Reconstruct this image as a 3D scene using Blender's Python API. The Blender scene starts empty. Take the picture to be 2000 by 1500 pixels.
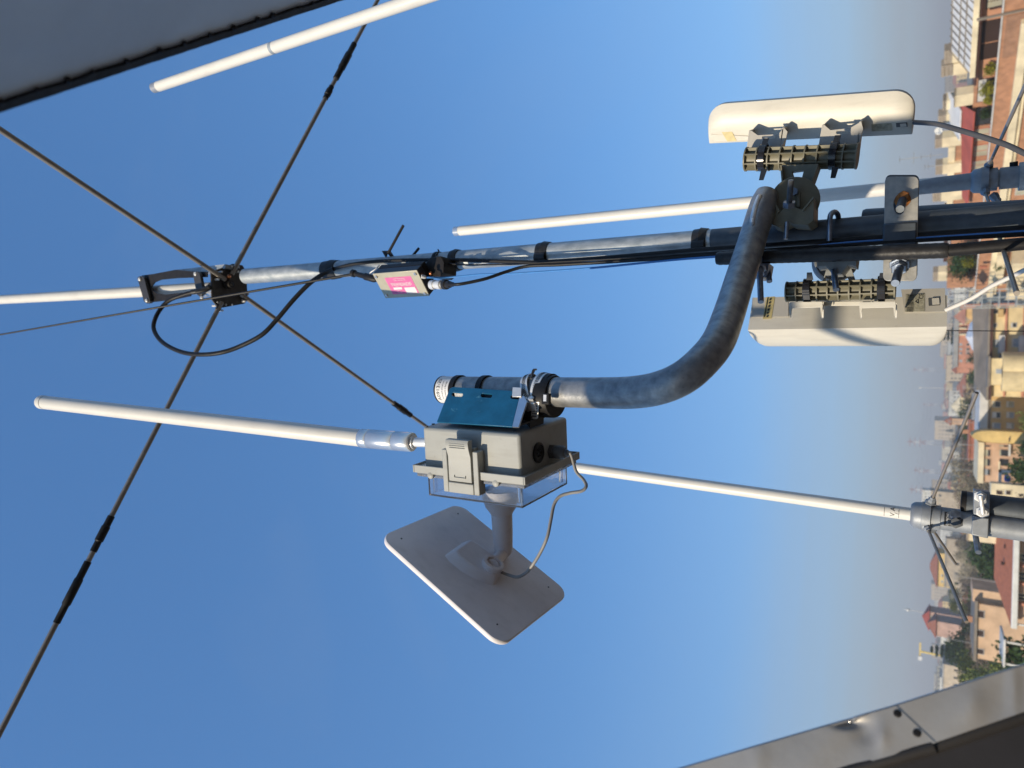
import bpy, bmesh, math, random
from mathutils import Vector, Matrix, geometry
random.seed(7)
S = bpy.context.scene
COL = S.collection
W, H, F = 2000.0, 1500.0, 1350.0

# ---------------------------------------------------------------- camera
CAM = Vector((0, 0, 24.0))
PITCH = math.atan(835 / F); ROLL = math.atan(.029)
VIEW = Vector((0, math.cos(PITCH), math.sin(PITCH)))
DN = Vector((0, math.sin(PITCH), -math.cos(PITCH)))
_c, _s = math.cos(ROLL), math.sin(ROLL)
IX = _c * DN + _s * Vector((1, 0, 0))
IY = _c * Vector((1, 0, 0)) - _s * DN
cam_d = bpy.data.cameras.new('camera'); cam = bpy.data.objects.new('camera', cam_d); COL.objects.link(cam)
cam_d.sensor_width = 36; cam_d.lens = 36 * F / W
cam_d.clip_start = .02; cam_d.clip_end = 40000
cam_d.dof.use_dof = True; cam_d.dof.focus_distance = 1.2; cam_d.dof.aperture_fstop = 6
cam.matrix_world = Matrix.Translation(CAM) @ Matrix((IX, IY, -VIEW)).transposed().to_4x4()
S.camera = cam

# ---------------------------------------------------------------- light
SUN_AZ, SUN_EL = 38, 20           # degrees left of straight behind the camera, height
S.world = bpy.data.worlds.new('World'); S.world.use_nodes = True
wn = S.world.node_tree
sky = wn.nodes.new('ShaderNodeTexSky'); sky.sky_type = 'NISHITA'; sky.sun_disc = False
sky.sun_elevation = math.radians(SUN_EL); sky.sun_rotation = math.radians(180 + SUN_AZ)
sky.altitude = 50; sky.air_density = 1.0; sky.dust_density = 0.6; sky.ozone_density = 4.0
bg = wn.nodes['Background']; bg.inputs[1].default_value = .15
# sky colour regraded by gain and power per channel, and the pale band of dusty air low over the horizon
K = .15
sp = wn.nodes.new('ShaderNodeSeparateColor'); cb = wn.nodes.new('ShaderNodeCombineColor'); wn.links.new(sky.outputs[0], sp.inputs[0])
for i, (g_, p_) in enumerate(((.480, .67), (.715, .60), (.985, .5325))):
    m1 = wn.nodes.new('ShaderNodeMath'); m1.operation = 'MULTIPLY'; m1.inputs[1].default_value = K; wn.links.new(sp.outputs[i], m1.inputs[0])
    m2 = wn.nodes.new('ShaderNodeMath'); m2.operation = 'POWER'; m2.inputs[1].default_value = p_; wn.links.new(m1.outputs[0], m2.inputs[0])
    m3 = wn.nodes.new('ShaderNodeMath'); m3.operation = 'MULTIPLY'; m3.inputs[1].default_value = g_ / K; wn.links.new(m2.outputs[0], m3.inputs[0]); wn.links.new(m3.outputs[0], cb.inputs[i])
wtc = wn.nodes.new('ShaderNodeTexCoord'); wse = wn.nodes.new('ShaderNodeSeparateXYZ'); wn.links.new(wtc.outputs['Generated'], wse.inputs[0])
wr_ = wn.nodes.new('ShaderNodeValToRGB'); wr_.color_ramp.interpolation = 'EASE'; el = wr_.color_ramp.elements
el[0].position = 0.0; el[0].color = (.92, .92, .92, 1); el[1].position = .42; el[1].color = (0, 0, 0, 1)
e_ = el.new(.04); e_.color = (.85, .85, .85, 1); e_ = el.new(.13); e_.color = (.46, .46, .46, 1); e_ = el.new(.24); e_.color = (.09, .09, .09, 1)
wn.links.new(wse.outputs['Z'], wr_.inputs[0])
wm = wn.nodes.new('ShaderNodeMix'); wm.data_type = 'RGBA'; wm.inputs[7].default_value = (.365 / K, .425 / K, .49 / K, 1)
# layered streaks in the dusty band and a wisp of high cloud
wmp = wn.nodes.new('ShaderNodeMapping'); wmp.inputs['Scale'].default_value = (1.2, 1.2, 26); wn.links.new(wtc.outputs['Generated'], wmp.inputs[0])
wnz = wn.nodes.new('ShaderNodeTexNoise'); wnz.inputs['Scale'].default_value = 2.0; wnz.inputs['Detail'].default_value = 5; wn.links.new(wmp.outputs[0], wnz.inputs['Vector'])
wmr = wn.nodes.new('ShaderNodeMapRange'); wmr.inputs[3].default_value = .78; wmr.inputs[4].default_value = 1.18; wn.links.new(wnz.outputs['Fac'], wmr.inputs[0])
wmu = wn.nodes.new('ShaderNodeMath'); wmu.operation = 'MULTIPLY'; wmu.use_clamp = True; wn.links.new(wmr.outputs[0], wmu.inputs[0]); wn.links.new(wr_.outputs[0], wmu.inputs[1])
wm2 = wn.nodes.new('ShaderNodeMapping'); wm2.inputs['Scale'].default_value = (1.0, 3.2, 1.0); wm2.inputs['Rotation'].default_value = (0, 0, .5); wn.links.new(wtc.outputs['Generated'], wm2.inputs[0])
wn2 = wn.nodes.new('ShaderNodeTexNoise'); wn2.inputs['Scale'].default_value = 2.3; wn2.inputs['Detail'].default_value = 8; wn2.inputs['Distortion'].default_value = .6; wn.links.new(wm2.outputs[0], wn2.inputs['Vector'])
wc2 = wn.nodes.new('ShaderNodeMapRange'); wc2.inputs[1].default_value = .56; wc2.inputs[2].default_value = .80; wc2.inputs[3].default_value = 0; wc2.inputs[4].default_value = .06; wn.links.new(wn2.outputs['Fac'], wc2.inputs[0])
wad = wn.nodes.new('ShaderNodeMath'); wad.operation = 'ADD'; wad.use_clamp = True; wn.links.new(wmu.outputs[0], wad.inputs[0]); wn.links.new(wc2.outputs[0], wad.inputs[1])
wn.links.new(wad.outputs[0], wm.inputs[0]); wn.links.new(cb.outputs[0], wm.inputs[6]); wn.links.new(wm.outputs[2], bg.inputs[0])
sd = bpy.data.lights.new('sun', 'SUN'); sun = bpy.data.objects.new('sun', sd); COL.objects.link(sun)
sd.energy = 4.8; sd.angle = math.radians(.5); sd.color = (1, .86, .66)
a_, e_ = math.radians(SUN_AZ), math.radians(SUN_EL)
TOSUN = Vector((-math.sin(a_) * math.cos(e_), -math.cos(a_) * math.cos(e_), math.sin(e_)))
sun.rotation_euler = TOSUN.to_track_quat('Z', 'Y').to_euler()
sun.location = (0, 0, 60)
S.view_settings.view_transform = 'Standard'; S.view_settings.look = 'None'
S.view_settings.exposure = 0; S.view_settings.gamma = 1
S.cycles.max_bounces = 10; S.cycles.transmission_bounces = 8; S.cycles.transparent_max_bounces = 12
S.cycles.volume_bounces = 0
S.cycles.caustics_refractive = False; S.cycles.caustics_reflective = False

# ---------------------------------------------------------------- pixel <-> world
def ray(px, py): return VIEW + IX * ((px - 1000) / F) + IY * ((750 - py) / F)
def at(px, py, Y):
    r = ray(px, py); return CAM + r * (Y / r.y)
def atz(px, py, z):
    r = ray(px, py); return CAM + r * ((z - CAM.z) / r.z)
def atd(px, py, d): return CAM + ray(px, py) * d
def V(*a): return Vector(a)
X_, Y_, Z_ = V(1, 0, 0), V(0, 1, 0), V(0, 0, 1)

# ---------------------------------------------------------------- mesh builder
def frame(d):
    d = d.normalized(); a = Z_ if abs(d.z) < .9 else X_
    u = d.cross(a).normalized(); return d, u, d.cross(u)
def smooth_path(pts, sub=6):
    if len(pts) < 3 or sub < 2: return [Vector(p) for p in pts]
    P = [pts[0] * 2 - pts[1]] + list(pts) + [pts[-1] * 2 - pts[-2]]
    out = []
    for i in range(1, len(P) - 2):
        for k in range(sub):
            t = k / sub; a, b, c, d = P[i - 1], P[i], P[i + 1], P[i + 2]
            out.append(.5 * ((2 * b) + (c - a) * t + (2 * a - 5 * b + 4 * c - d) * t * t + (3 * b - a - 3 * c + d) * t ** 3))
    out.append(P[-2].copy()); return out
class MB:
    def __init__(s): s.v = []; s.f = []
    def add(s, vs, fs):
        n = len(s.v); s.v += [Vector(v) for v in vs]; s.f += [tuple(i + n for i in f) for f in fs]; return s
    def box(s, c, ax, ay, az, hx, hy, hz):
        ax, ay, az = ax.normalized() * hx, ay.normalized() * hy, az.normalized() * hz
        if ax.cross(ay).dot(az) < 0: ax = -ax
        vs = [c + ax * i + ay * j + az * k for k in (-1, 1) for j in (-1, 1) for i in (-1, 1)]
        return s.add(vs, [(0, 2, 3, 1), (4, 5, 7, 6), (0, 1, 5, 4), (2, 6, 7, 3), (0, 4, 6, 2), (1, 3, 7, 5)])
    def abox(s, x0, y0, z0, x1, y1, z1):
        return s.box(V((x0 + x1) / 2, (y0 + y1) / 2, (z0 + z1) / 2), X_, Y_, Z_, abs(x1 - x0) / 2, abs(y1 - y0) / 2, abs(z1 - z0) / 2)
    def lathe(s, o, d, prof, n=24, cap=True, ph=0):
        d, u, w = frame(d); vs = []; fs = []
        for t, r in prof:
            vs += [o + d * t + (u * math.cos(2 * math.pi * (k + ph) / n) + w * math.sin(2 * math.pi * (k + ph) / n)) * r for k in range(n)]
        m = len(prof)
        for i in range(m - 1):
            for k in range(n):
                k2 = (k + 1) % n; fs.append((i * n + k, i * n + k2, (i + 1) * n + k2, (i + 1) * n + k))
        if cap:
            fs.append(tuple(reversed(range(n)))); fs.append(tuple((m - 1) * n + k for k in range(n)))
        return s.add(vs, fs)
    def cyl(s, a, b, r, r2=None, n=24, cap=True, ph=0):
        L = (b - a).length; return s.lathe(a, b - a, [(0, r), (L, r if r2 is None else r2)], n, cap, ph)
    def tube(s, pts, r, n=12, sub=6, cap=True):
        if isinstance(r, (list, tuple)):
            m = [V(x, 0, 0) for x in r]; rr = [p.x for p in smooth_path(m, sub)]
        pts = smooth_path(pts, sub)
        if not isinstance(r, (list, tuple)): rr = [r] * len(pts)
        m = len(pts); tg = [(pts[min(i + 1, m - 1)] - pts[max(i - 1, 0)]).normalized() for i in range(m)]
        _, u, w = frame(tg[0]); vs = []; fs = []
        for i in range(m):
            if i:
                q = tg[i - 1].rotation_difference(tg[i]); u = q @ u
            u = (u - tg[i] * u.dot(tg[i])).normalized(); w = tg[i].cross(u)
            vs += [pts[i] + (u * math.cos(2 * math.pi * k / n) + w * math.sin(2 * math.pi * k / n)) * rr[i] for k in range(n)]
        for i in range(m - 1):
            for k in range(n):
                k2 = (k + 1) % n; fs.append((i * n + k, i * n + k2, (i + 1) * n + k2, (i + 1) * n + k))
        if cap: fs.append(tuple(reversed(range(n)))); fs.append(tuple((m - 1) * n + k for k in range(n)))
        return s.add(vs, fs)
    def prism(s, poly, vec, holes=()):
        loops = [list(poly)] + [list(h) for h in holes]; flat = [p for l in loops for p in l]; n = len(flat)
        tr = geometry.tessellate_polygon(loops)
        vs = flat + [p + vec for p in flat]; fs = [tuple(t) for t in tr] + [tuple(i + n for i in reversed(t)) for t in tr]
        b = 0
        for l in loops:
            m = len(l)
            for i in range(m):
                j = (i + 1) % m; fs.append((b + i, b + j, b + j + n, b + i + n))
            b += m
        return s.add(vs, fs)
    def sphere(s, c, r, sc=(1, 1, 1), n=16):
        vs = []; fs = []; m = n // 2
        for i in range(m + 1):
            th = math.pi * i / m
            for k in range(n):
                ph = 2 * math.pi * k / n
                vs.append(c + V(math.sin(th) * math.cos(ph) * sc[0], math.sin(th) * math.sin(ph) * sc[1], math.cos(th) * sc[2]) * r)
        for i in range(m):
            for k in range(n):
                k2 = (k + 1) % n; fs.append((i * n + k, (i + 1) * n + k, (i + 1) * n + k2, i * n + k2))
        return s.add(vs, fs)
    def band(s, c, d, ri, ro, h, n=40, a0=0, a1=2 * math.pi, ref=None):
        """a strap round an axis d through c, thickness ri..ro, height h"""
        d = d.normalized()
        if ref is None: _, u, w = frame(d)
        else: u = (ref - d * ref.dot(d)).normalized(); w = d.cross(u)
        full = abs(a1 - a0) > 6.28; m = n if full else n + 1; vs = []; fs = []
        for i in range(m):
            a = a0 + (a1 - a0) * i / n; e = u * math.cos(a) + w * math.sin(a)
            for r, t in ((ri, -h / 2), (ro, -h / 2), (ro, h / 2), (ri, h / 2)): vs.append(c + e * r + d * t)
        for i in range(n):
            j = (i + 1) % m
            for k in range(4):
                k2 = (k + 1) % 4; fs.append((i * 4 + k, i * 4 + k2, j * 4 + k2, j * 4 + k))
        if not full: fs += [(0, 1, 2, 3), tuple((m - 1) * 4 + k for k in (3, 2, 1, 0))]
        return s.add(vs, fs)
    def text(s, body, size, o, ax, ay, nrm, thick=.0002, align='CENTER', wrap=None):
        cu = bpy.data.curves.new('lettering', 'FONT'); cu.body = body; cu.size = size; cu.align_x = align; cu.align_y = 'CENTER'
        cu.resolution_u = 3; ob = bpy.data.objects.new('lettering', cu); COL.objects.link(ob)
        bpy.context.view_layer.update()
        me = ob.to_mesh(); vs = [v.co.copy() for v in me.vertices]; fs = [tuple(p.vertices) for p in me.polygons]
        ob.to_mesh_clear(); bpy.data.objects.remove(ob); bpy.data.curves.remove(cu)
        if wrap:                       # (axis point, radius): letters follow a round surface
            c, R = wrap; nn = nrm.normalized(); out = []
            for v in vs:
                a = v.x / R; out.append(c + (nn * math.cos(a) + ax.normalized() * math.sin(a)) * (R + thick) + ay.normalized() * v.y)
            return s.add(out, fs)
        return s.add([o + ax.normalized() * v.x + ay.normalized() * v.y + nrm.normalized() * thick for v in vs], fs)

def islands(name, mb, m, parent, bev=0):
    par = list(range(len(mb.v)))
    def find(i):
        while par[i] != i: par[i] = par[par[i]]; i = par[i]
        return i
    for f in mb.f:
        for i in f[1:]: par[find(i)] = find(f[0])
    groups = {}
    for f in mb.f: groups.setdefault(find(f[0]), []).append(f)
    for fs in groups.values():
        ids = sorted({i for f in fs for i in f}); mp = {i: k for k, i in enumerate(ids)}
        obj(name, MB().add([mb.v[i] for i in ids], [tuple(mp[i] for i in f) for f in fs]), m, parent, bev=bev)
def tag(o, label=None, cat=None, group=None, kind=None):
    if label: o['label'] = label
    if cat: o['category'] = cat
    if group: o['group'] = group
    if kind: o['kind'] = kind
    return o
def thing(name, loc, label, cat, group=None, rz=0):
    o = bpy.data.objects.new(name, None); COL.objects.link(o); o.location = loc; o.rotation_euler = (0, 0, rz)
    o.empty_display_size = .1
    return tag(o, label, cat, group)
def rootloc(o):
    p = Vector(o.location); q = o.parent
    while q: p += q.location; q = q.parent
    return p
def obj(name, mb, m, parent=None, bev=0, ang=35, flat=False, origin=None, local=False, seg=2):
    """links the collected shapes as ONE mesh; coordinates are world ones unless local"""
    if parent: o0 = V(0, 0, 0) if local else rootloc(parent); loc = V(0, 0, 0)
    else:
        if origin is None:
            xs = [v.x for v in mb.v]; ys = [v.y for v in mb.v]; zs = [v.z for v in mb.v]
            origin = V((min(xs) + max(xs)) / 2, (min(ys) + max(ys)) / 2, min(zs))
        o0 = V(*origin); loc = o0
    me = bpy.data.meshes.new(name); me.from_pydata([tuple(v - o0) for v in mb.v], [], mb.f)
    bm = bmesh.new(); bm.from_mesh(me); bmesh.ops.recalc_face_normals(bm, faces=bm.faces); bm.to_mesh(me); bm.free()
    if not flat:
        for p in me.polygons: p.use_smooth = True
        me.set_sharp_from_angle(angle=math.radians(ang))
    me.materials.append(m); o = bpy.data.objects.new(name, me); COL.objects.link(o); o.location = loc
    if parent: o.parent = parent
    if bev:
        b = o.modifiers.new('bevel', 'BEVEL'); b.width = bev; b.segments = seg; b.limit_method = 'ANGLE'; b.angle_limit = math.radians(40)
    return o
def dup(root, loc, rz=None, label=None, scale=None):
    r = root.copy(); COL.objects.link(r); r.location = loc
    if rz is not None: r.rotation_euler = (0, 0, rz)
    if scale is not None: r.scale = scale
    if label: r['label'] = label
    for ch in list(root.children):
        c = ch.copy(); COL.objects.link(c); c.parent = r
        for g in list(ch.children):
            d = g.copy(); COL.objects.link(d); d.parent = c
    return r

# ---------------------------------------------------------------- materials
_m = {}
def mat(name, col, rough=.5, metal=0., var=.12, vs=8., bump=0., bs=60., col2=None, detail=6, spec=.5, coat=0, stretch=None, tr=0, rv=.0, ior=1.5, grime=0):
    if name in _m: return _m[name]
    m = bpy.data.materials.new(name); m.use_nodes = True; nt = m.node_tree; N = nt.nodes; L = nt.links
    b = N['Principled BSDF']; b.inputs['Roughness'].default_value = rough; b.inputs['Metallic'].default_value = metal
    b.inputs['Specular IOR Level'].default_value = spec; b.inputs['Coat Weight'].default_value = coat
    b.inputs['IOR'].default_value = ior
    if tr: b.inputs['Transmission Weight'].default_value = tr
    tc = N.new('ShaderNodeTexCoord'); src = tc.outputs['Object']
    if stretch:
        mp = N.new('ShaderNodeMapping'); mp.inputs['Scale'].default_value = stretch; L.new(src, mp.inputs[0]); src = mp.outputs[0]
    nz = N.new('ShaderNodeTexNoise'); nz.inputs['Scale'].default_value = vs; nz.inputs['Detail'].default_value = detail; nz.inputs['Roughness'].default_value = .6
    L.new(src, nz.inputs['Vector'])
    mx = N.new('ShaderNodeMix'); mx.data_type = 'RGBA'
    c2 = col2 if col2 else tuple(max(0, x * (1 - var * 2)) for x in col); c1 = col if col2 else tuple(min(1, x * (1 + var)) for x in col)
    mx.inputs[6].default_value = (*c1, 1); mx.inputs[7].default_value = (*c2, 1)
    rp = N.new('ShaderNodeValToRGB'); rp.color_ramp.elements[0].position = .35; rp.color_ramp.elements[1].position = .68
    L.new(nz.outputs['Fac'], rp.inputs[0]); L.new(rp.outputs[0], mx.inputs[0]); L.new(mx.outputs[2], b.inputs['Base Color'])
    if grime:       # rain streaks and specks of dirt
        g0 = N.new('ShaderNodeMapping'); g0.inputs['Scale'].default_value = (1, 1, .22); L.new(tc.outputs['Object'], g0.inputs[0])
        g1 = N.new('ShaderNodeTexNoise'); g1.inputs['Scale'].default_value = 70; g1.inputs['Detail'].default_value = 7; L.new(g0.outputs[0], g1.inputs['Vector'])
        g2 = N.new('ShaderNodeMapRange'); g2.inputs[1].default_value = .50; g2.inputs[2].default_value = .74; g2.inputs[3].default_value = 0; g2.inputs[4].default_value = grime; L.new(g1.outputs['Fac'], g2.inputs[0])
        g3 = N.new('ShaderNodeTexNoise'); g3.inputs['Scale'].default_value = 260; g3.inputs['Detail'].default_value = 2; L.new(tc.outputs['Object'], g3.inputs['Vector'])
        g4 = N.new('ShaderNodeMapRange'); g4.inputs[1].default_value = .70; g4.inputs[2].default_value = .74; g4.inputs[3].default_value = 0; g4.inputs[4].default_value = min(.8, grime * 1.8); L.new(g3.outputs['Fac'], g4.inputs[0])
        ga = N.new('ShaderNodeMath'); ga.operation = 'MAXIMUM'; L.new(g2.outputs[0], ga.inputs[0]); L.new(g4.outputs[0], ga.inputs[1])
        gx = N.new('ShaderNodeMix'); gx.data_type = 'RGBA'; gx.inputs[7].default_value = (.16, .13, .095, 1); L.new(ga.outputs[0], gx.inputs[0]); L.new(mx.outputs[2], gx.inputs[6]); L.new(gx.outputs[2], b.inputs['Base Color'])
    if rv:
        mr = N.new('ShaderNodeMapRange'); mr.inputs[3].default_value = rough - rv; mr.inputs[4].default_value = rough + rv
        L.new(nz.outputs['Fac'], mr.inputs[0]); L.new(mr.outputs[0], b.inputs['Roughness'])
    if bump:
        n2 = N.new('ShaderNodeTexNoise'); n2.inputs['Scale'].default_value = bs; n2.inputs['Detail'].default_value = 4
        L.new(src, n2.inputs['Vector']); bp = N.new('ShaderNodeBump'); bp.inputs['Strength'].default_value = bump; bp.inputs['Distance'].default_value = .3 / bs
        L.new(n2.outputs['Fac'], bp.inputs['Height']); L.new(bp.outputs[0], b.inputs['Normal'])
    _m[name] = m; return m
galv = mat('galvanised steel', (.52, .54, .53), .48, .45, vs=60, col2=(.28, .32, .34), bump=.15, bs=220, rv=.1, stretch=(1, 1, .5), grime=.2)
zinc = mat('dull zinc pipe', (.40, .395, .38), .40, .5, vs=60, col2=(.22, .23, .235), bump=.3, bs=180, rv=.12, detail=14, grime=.3)
dark_shaded_st = mat('weathered and shaded steel', (.10, .115, .13), .5, .4, vs=30, bump=.1, bs=150)  # dark steel parts; on the lower mast the tone stands in for shade
white = mat('white fibreglass', (.76, .735, .67), .38, 0, var=.025, vs=9, detail=10, bump=.03, bs=90, grime=.10)
cream = mat('cream uv faded plastic', (.70, .665, .57), .42, 0, var=.03, vs=11, detail=10, grime=.12)
creamd = mat('pale grey cream plastic', (.56, .53, .46), .45, 0, var=.04, vs=18)
alu = mat('brushed aluminium', (.62, .65, .68), .34, .9, var=.05, vs=40, stretch=(1, 1, .1), bump=.05, bs=300)
alug = mat('cast grey aluminium', (.30, .32, .34), .52, .35, var=.08, vs=60, bump=.1, bs=300)
chrome = mat('polished steel', (.78, .76, .72), .2, .75, var=.02, vs=60)
steel = mat('stainless steel', (.82, .81, .78), .32, .35, var=.06, vs=80)
boltm = mat('dark zinc bolt', (.28, .32, .38), .35, .85, var=.15, vs=90)
black = mat('black rubber', (.016, .015, .015), .5, 0, var=.2, vs=60, spec=.28)
blackm = mat('black painted metal', (.022, .019, .017), .5, 0, var=.2, vs=50, spec=.3)
tape = mat('black vinyl tape', (.025, .024, .024), .42, 0, var=.25, vs=70, bump=.2, bs=90, spec=.35)
rodm = mat('dark anodised rod', (.32, .28, .235), .36, .5, var=.08, vs=30)
absg = mat('grey abs enclosure', (.375, .38, .35), .5, 0, var=.05, vs=14, bump=.06, bs=400, detail=10, stretch=(1, 1, .4), rv=.08, grime=.2)
absd = mat('dark grey nylon', (.10, .105, .11), .45, 0, var=.1, vs=60)
clear = mat('clear polycarbonate', (.93, .95, .98), .03, 0, var=.02, vs=40, tr=.95, ior=1.5, bump=.05, bs=60)
dishm = mat('dish grey white plastic', (.82, .77, .76), .5, 0, var=.045, vs=8, detail=9, rv=.08, grime=.1)
cablew = mat('pale cable sheath', (.70, .67, .62), .45, 0, var=.04, vs=60)
cableg = mat('grey cable sheath', (.085, .085, .09), .45, 0, var=.04, vs=60)
cableb = mat('blue cable sheath', (.06, .24, .60), .4, 0, var=.06, vs=50)
olive = mat('olive grey glass nylon', (.21, .195, .135), .5, 0, var=.08, vs=60)
rust = mat('rusty washer', (.50, .20, .05), .75, .2, vs=160, col2=(.24, .08, .02))
pink = mat('magenta sticker', (.70, .15, .36), .45, 0, var=.06, vs=60)
paper = mat('white sticker', (.78, .77, .74), .45, 0, var=.04, vs=120)
yel = mat('yellowed sticker', (.58, .48, .22), .5, 0, var=.08, vs=120)
inkm = mat('black print', (.03, .03, .03), .5, 0, var=0)
goldp = mat('anodised lid plate', (.50, .46, .34), .42, .35, var=.06, vs=30)
copper = mat('bare copper', (.75, .28, .12), .3, .9, var=.1, vs=80)

def scratched_blue():
    m = mat('chipped blue paint', (.012, .125, .245), .35, .05, var=.12, vs=30, bump=.1, bs=200)
    nt = m.node_tree; N = nt.nodes; L = nt.links; b = N['Principled BSDF']
    src = b.inputs['Base Color'].links[0].from_socket; tc = [n for n in N if n.type == 'TEX_COORD'][0]
    nz = N.new('ShaderNodeTexNoise'); nz.inputs['Scale'].default_value = 55; nz.inputs['Detail'].default_value = 8; nz.inputs['Roughness'].default_value = .75
    mp = N.new('ShaderNodeMapping'); mp.inputs['Scale'].default_value = (1, 1, .45); L.new(tc.outputs['Object'], mp.inputs[0]); L.new(mp.outputs[0], nz.inputs['Vector'])
    rp = N.new('ShaderNodeValToRGB'); rp.color_ramp.elements[0].position = .62; rp.color_ramp.elements[1].position = .66; L.new(nz.outputs['Fac'], rp.inputs[0])
    mx = N.new('ShaderNodeMix'); mx.data_type = 'RGBA'; mx.inputs[7].default_value = (.10, .30, .42, 1)
    L.new(rp.outputs[0], mx.inputs[0]); L.new(src, mx.inputs[6]); L.new(mx.outputs[2], b.inputs['Base Color']); return m
blue = scratched_blue()

# ================================================================ roof the camera leans out of
eave = thing('roof_window_panel', atz(300, 60, 24.55), 'blue grey underside of an open panel with ragged black edge seal in the upper corner', 'skylight')
zE = 24.55
e0, e1 = atz(-560, 390, zE), atz(1000, -113, zE)
far = V(1.2, -.35, 0)
wS = V(.9, -.3, -.95)
pan = MB().prism([e0, e1, e1 + wS * 1.2, e0 + wS * 1.2], V(.02, -.01, .03))
obj('panel', pan, mat('weathered zinc sheet', (.66, .80, .95), .5, .1, vs=7, col2=(.56, .69, .84), bump=.1, bs=30), eave)
sl = MB(); dE = (e1 - e0); nE = V(dE.y, -dE.x, 0).normalized()
if nE.x < 0: nE = -nE
n = 120; top = []; low = []; uS = (wS - dE.normalized() * wS.dot(dE.normalized())).normalized()
for i in range(n + 1):
    t = i / n; w = .0050 + .0004 * math.sin(i * .9) + .0005 * random.random()
    top.append(e0 + dE * t - uS * .0016 + uS * .0005 * random.random()); low.append(e0 + dE * t + uS * w)
nS = dE.cross(wS).normalized()
if nS.dot(CAM - e0) < 0: nS = -nS
for i in range(n): sl.prism([top[i], top[i + 1], low[i + 1], low[i]], nS * .003)
for k in range(34):
    q = e0 + dE * ((k + .5 + random.uniform(-.3, .3)) / 34) + uS * (.0055 + .001 * random.random()); sl.sphere(q + nS * .002, .0017 + .0012 * random.random(), n=8)
obj('edge_seal', sl, mat('perished black seal', (.022, .023, .027), .6, 0, var=.4, vs=60, spec=.3), eave)

# window frame flashing, lower left of the world
fl = thing('window_flashing', atd(1800, 1440, .5), 'dented brushed metal window frame flashing with two black screws in the lower corner', 'window frame')
o1, o2 = atd(1150, 1554, .62), atd(2120, 1261, .50); i1, i2 = atd(1560, 1520, .54), atd(2120, 1349, .43)
i1 = atd(1180, 1640, .598)
_n = (o2 - o1).cross(i1 - o1).normalized(); r_ = ray(2120, 1349); i2 = CAM + r_ * ((o1 - CAM).dot(_n) / r_.dot(_n))
def fp(s, t): return o1.lerp(o2, s).lerp(i1.lerp(i2, s), t)
fn = (o2 - o1).cross(i1 - o1).normalized()
if fn.dot(CAM - o1) < 0: fn = -fn
def fpk(px, py):
    r = ray(px, py); return CAM + r * ((o1 - CAM).dot(fn) / r.dot(fn))
def sheet(a0, a1, b0, b1, lift, dents):
    mb = MB(); ns, nt_ = 80, 16; vs = []; fs = []
    for a in range(ns + 1):
        for b in range(nt_ + 1):
            s, t = a / ns, b / nt_
            A_ = (a0[0] + (a1[0] - a0[0]) * s, a0[1] + (a1[1] - a0[1]) * s); B_ = (b0[0] + (b1[0] - b0[0]) * s, b0[1] + (b1[1] - b0[1]) * s)
            x, y = A_[0] + (B_[0] - A_[0]) * t, A_[1] + (B_[1] - A_[1]) * t
            dz = .0005 * math.sin(x / 47) * math.sin(t * 3) + .0003 * math.sin(x / 23 + 2 * t)
            for cx_, cy_, rx_, ry_, h_ in dents: dz += h_ * math.exp(-((x - cx_) / rx_) ** 2 - ((y - cy_) / ry_) ** 2)
            vs.append(fpk(x, y) + fn * (dz + lift))
    for a in range(ns):
        for b in range(nt_):
            i = a * (nt_ + 1) + b; fs.append((i, i + 1, i + nt_ + 2, i + nt_ + 1))
    k = len(vs); vs += [v - fn * .0015 for v in vs]; fs += [tuple(x + k for x in reversed(f)) for f in fs]
    return mb.add(vs, fs)
flm = mat('brushed window metal', (.42, .39, .345), .40, .35, var=.08, vs=9, bump=.08, bs=120, rv=.08)
obj('flashing_sheet', sheet((1150, 1554), (1750, 1379), (1230, 1622), (1827, 1451), .0007, ((1655, 1412, 26, 9, -.0045), (1690, 1428, 22, 22, -.002), (1722, 1436, 12, 26, .0018), (1480, 1480, 18, 40, .0012))), flm, fl)
obj('flashing_sheet', sheet((1742, 1381), (2125, 1260), (1816, 1454), (2125, 1347), 0, ((1900, 1375, 25, 40, .0012), (1980, 1340, 14, 60, .0014))), flm, fl)
pm = mat('pale lip metal', (.5, .5, .5), .3, .8)
obj('outer_lip', MB().tube([fpk(1150, 1554) - fn * .001, fpk(1640, 1411) - fn * .001, fpk(1655, 1410) - fn * .003, fpk(1670, 1402) - fn * .001, fpk(1746, 1380) - fn * .001], .0013, sub=3, n=8), pm, fl)
obj('outer_lip', MB().tube([fpk(1742, 1381) - fn * .003, fpk(2125, 1260) - fn * .003], .0015, sub=1, n=8), pm, fl)
rm = mat('dark rolled metal', (.035, .032, .03), .45, .3)  # very dark even colour of the rolled lower edge
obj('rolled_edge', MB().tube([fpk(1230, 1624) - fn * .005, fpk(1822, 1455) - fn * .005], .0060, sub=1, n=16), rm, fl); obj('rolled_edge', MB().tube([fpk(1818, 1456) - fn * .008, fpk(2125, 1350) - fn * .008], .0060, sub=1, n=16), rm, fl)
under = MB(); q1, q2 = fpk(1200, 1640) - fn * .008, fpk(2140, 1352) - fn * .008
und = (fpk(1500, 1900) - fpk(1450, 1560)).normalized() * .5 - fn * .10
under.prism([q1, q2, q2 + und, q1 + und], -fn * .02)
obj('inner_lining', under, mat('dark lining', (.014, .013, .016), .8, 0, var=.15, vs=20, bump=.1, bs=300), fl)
for px, py in ((1753, 1394), (1791, 1432)):
    # put the screw on the sheet under that pixel
    r = ray(px, py); t = (o1 - CAM).dot(fn) / r.dot(fn); p = CAM + r * t + fn * .0008
    mb = MB().lathe(p, fn, [(0, .0029), (.0004, .0029), (.0009, .0021), (.0009, .001), (.0004, .0009)], 20)
    sc = obj('screw', mb, blackm, fl)

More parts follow.
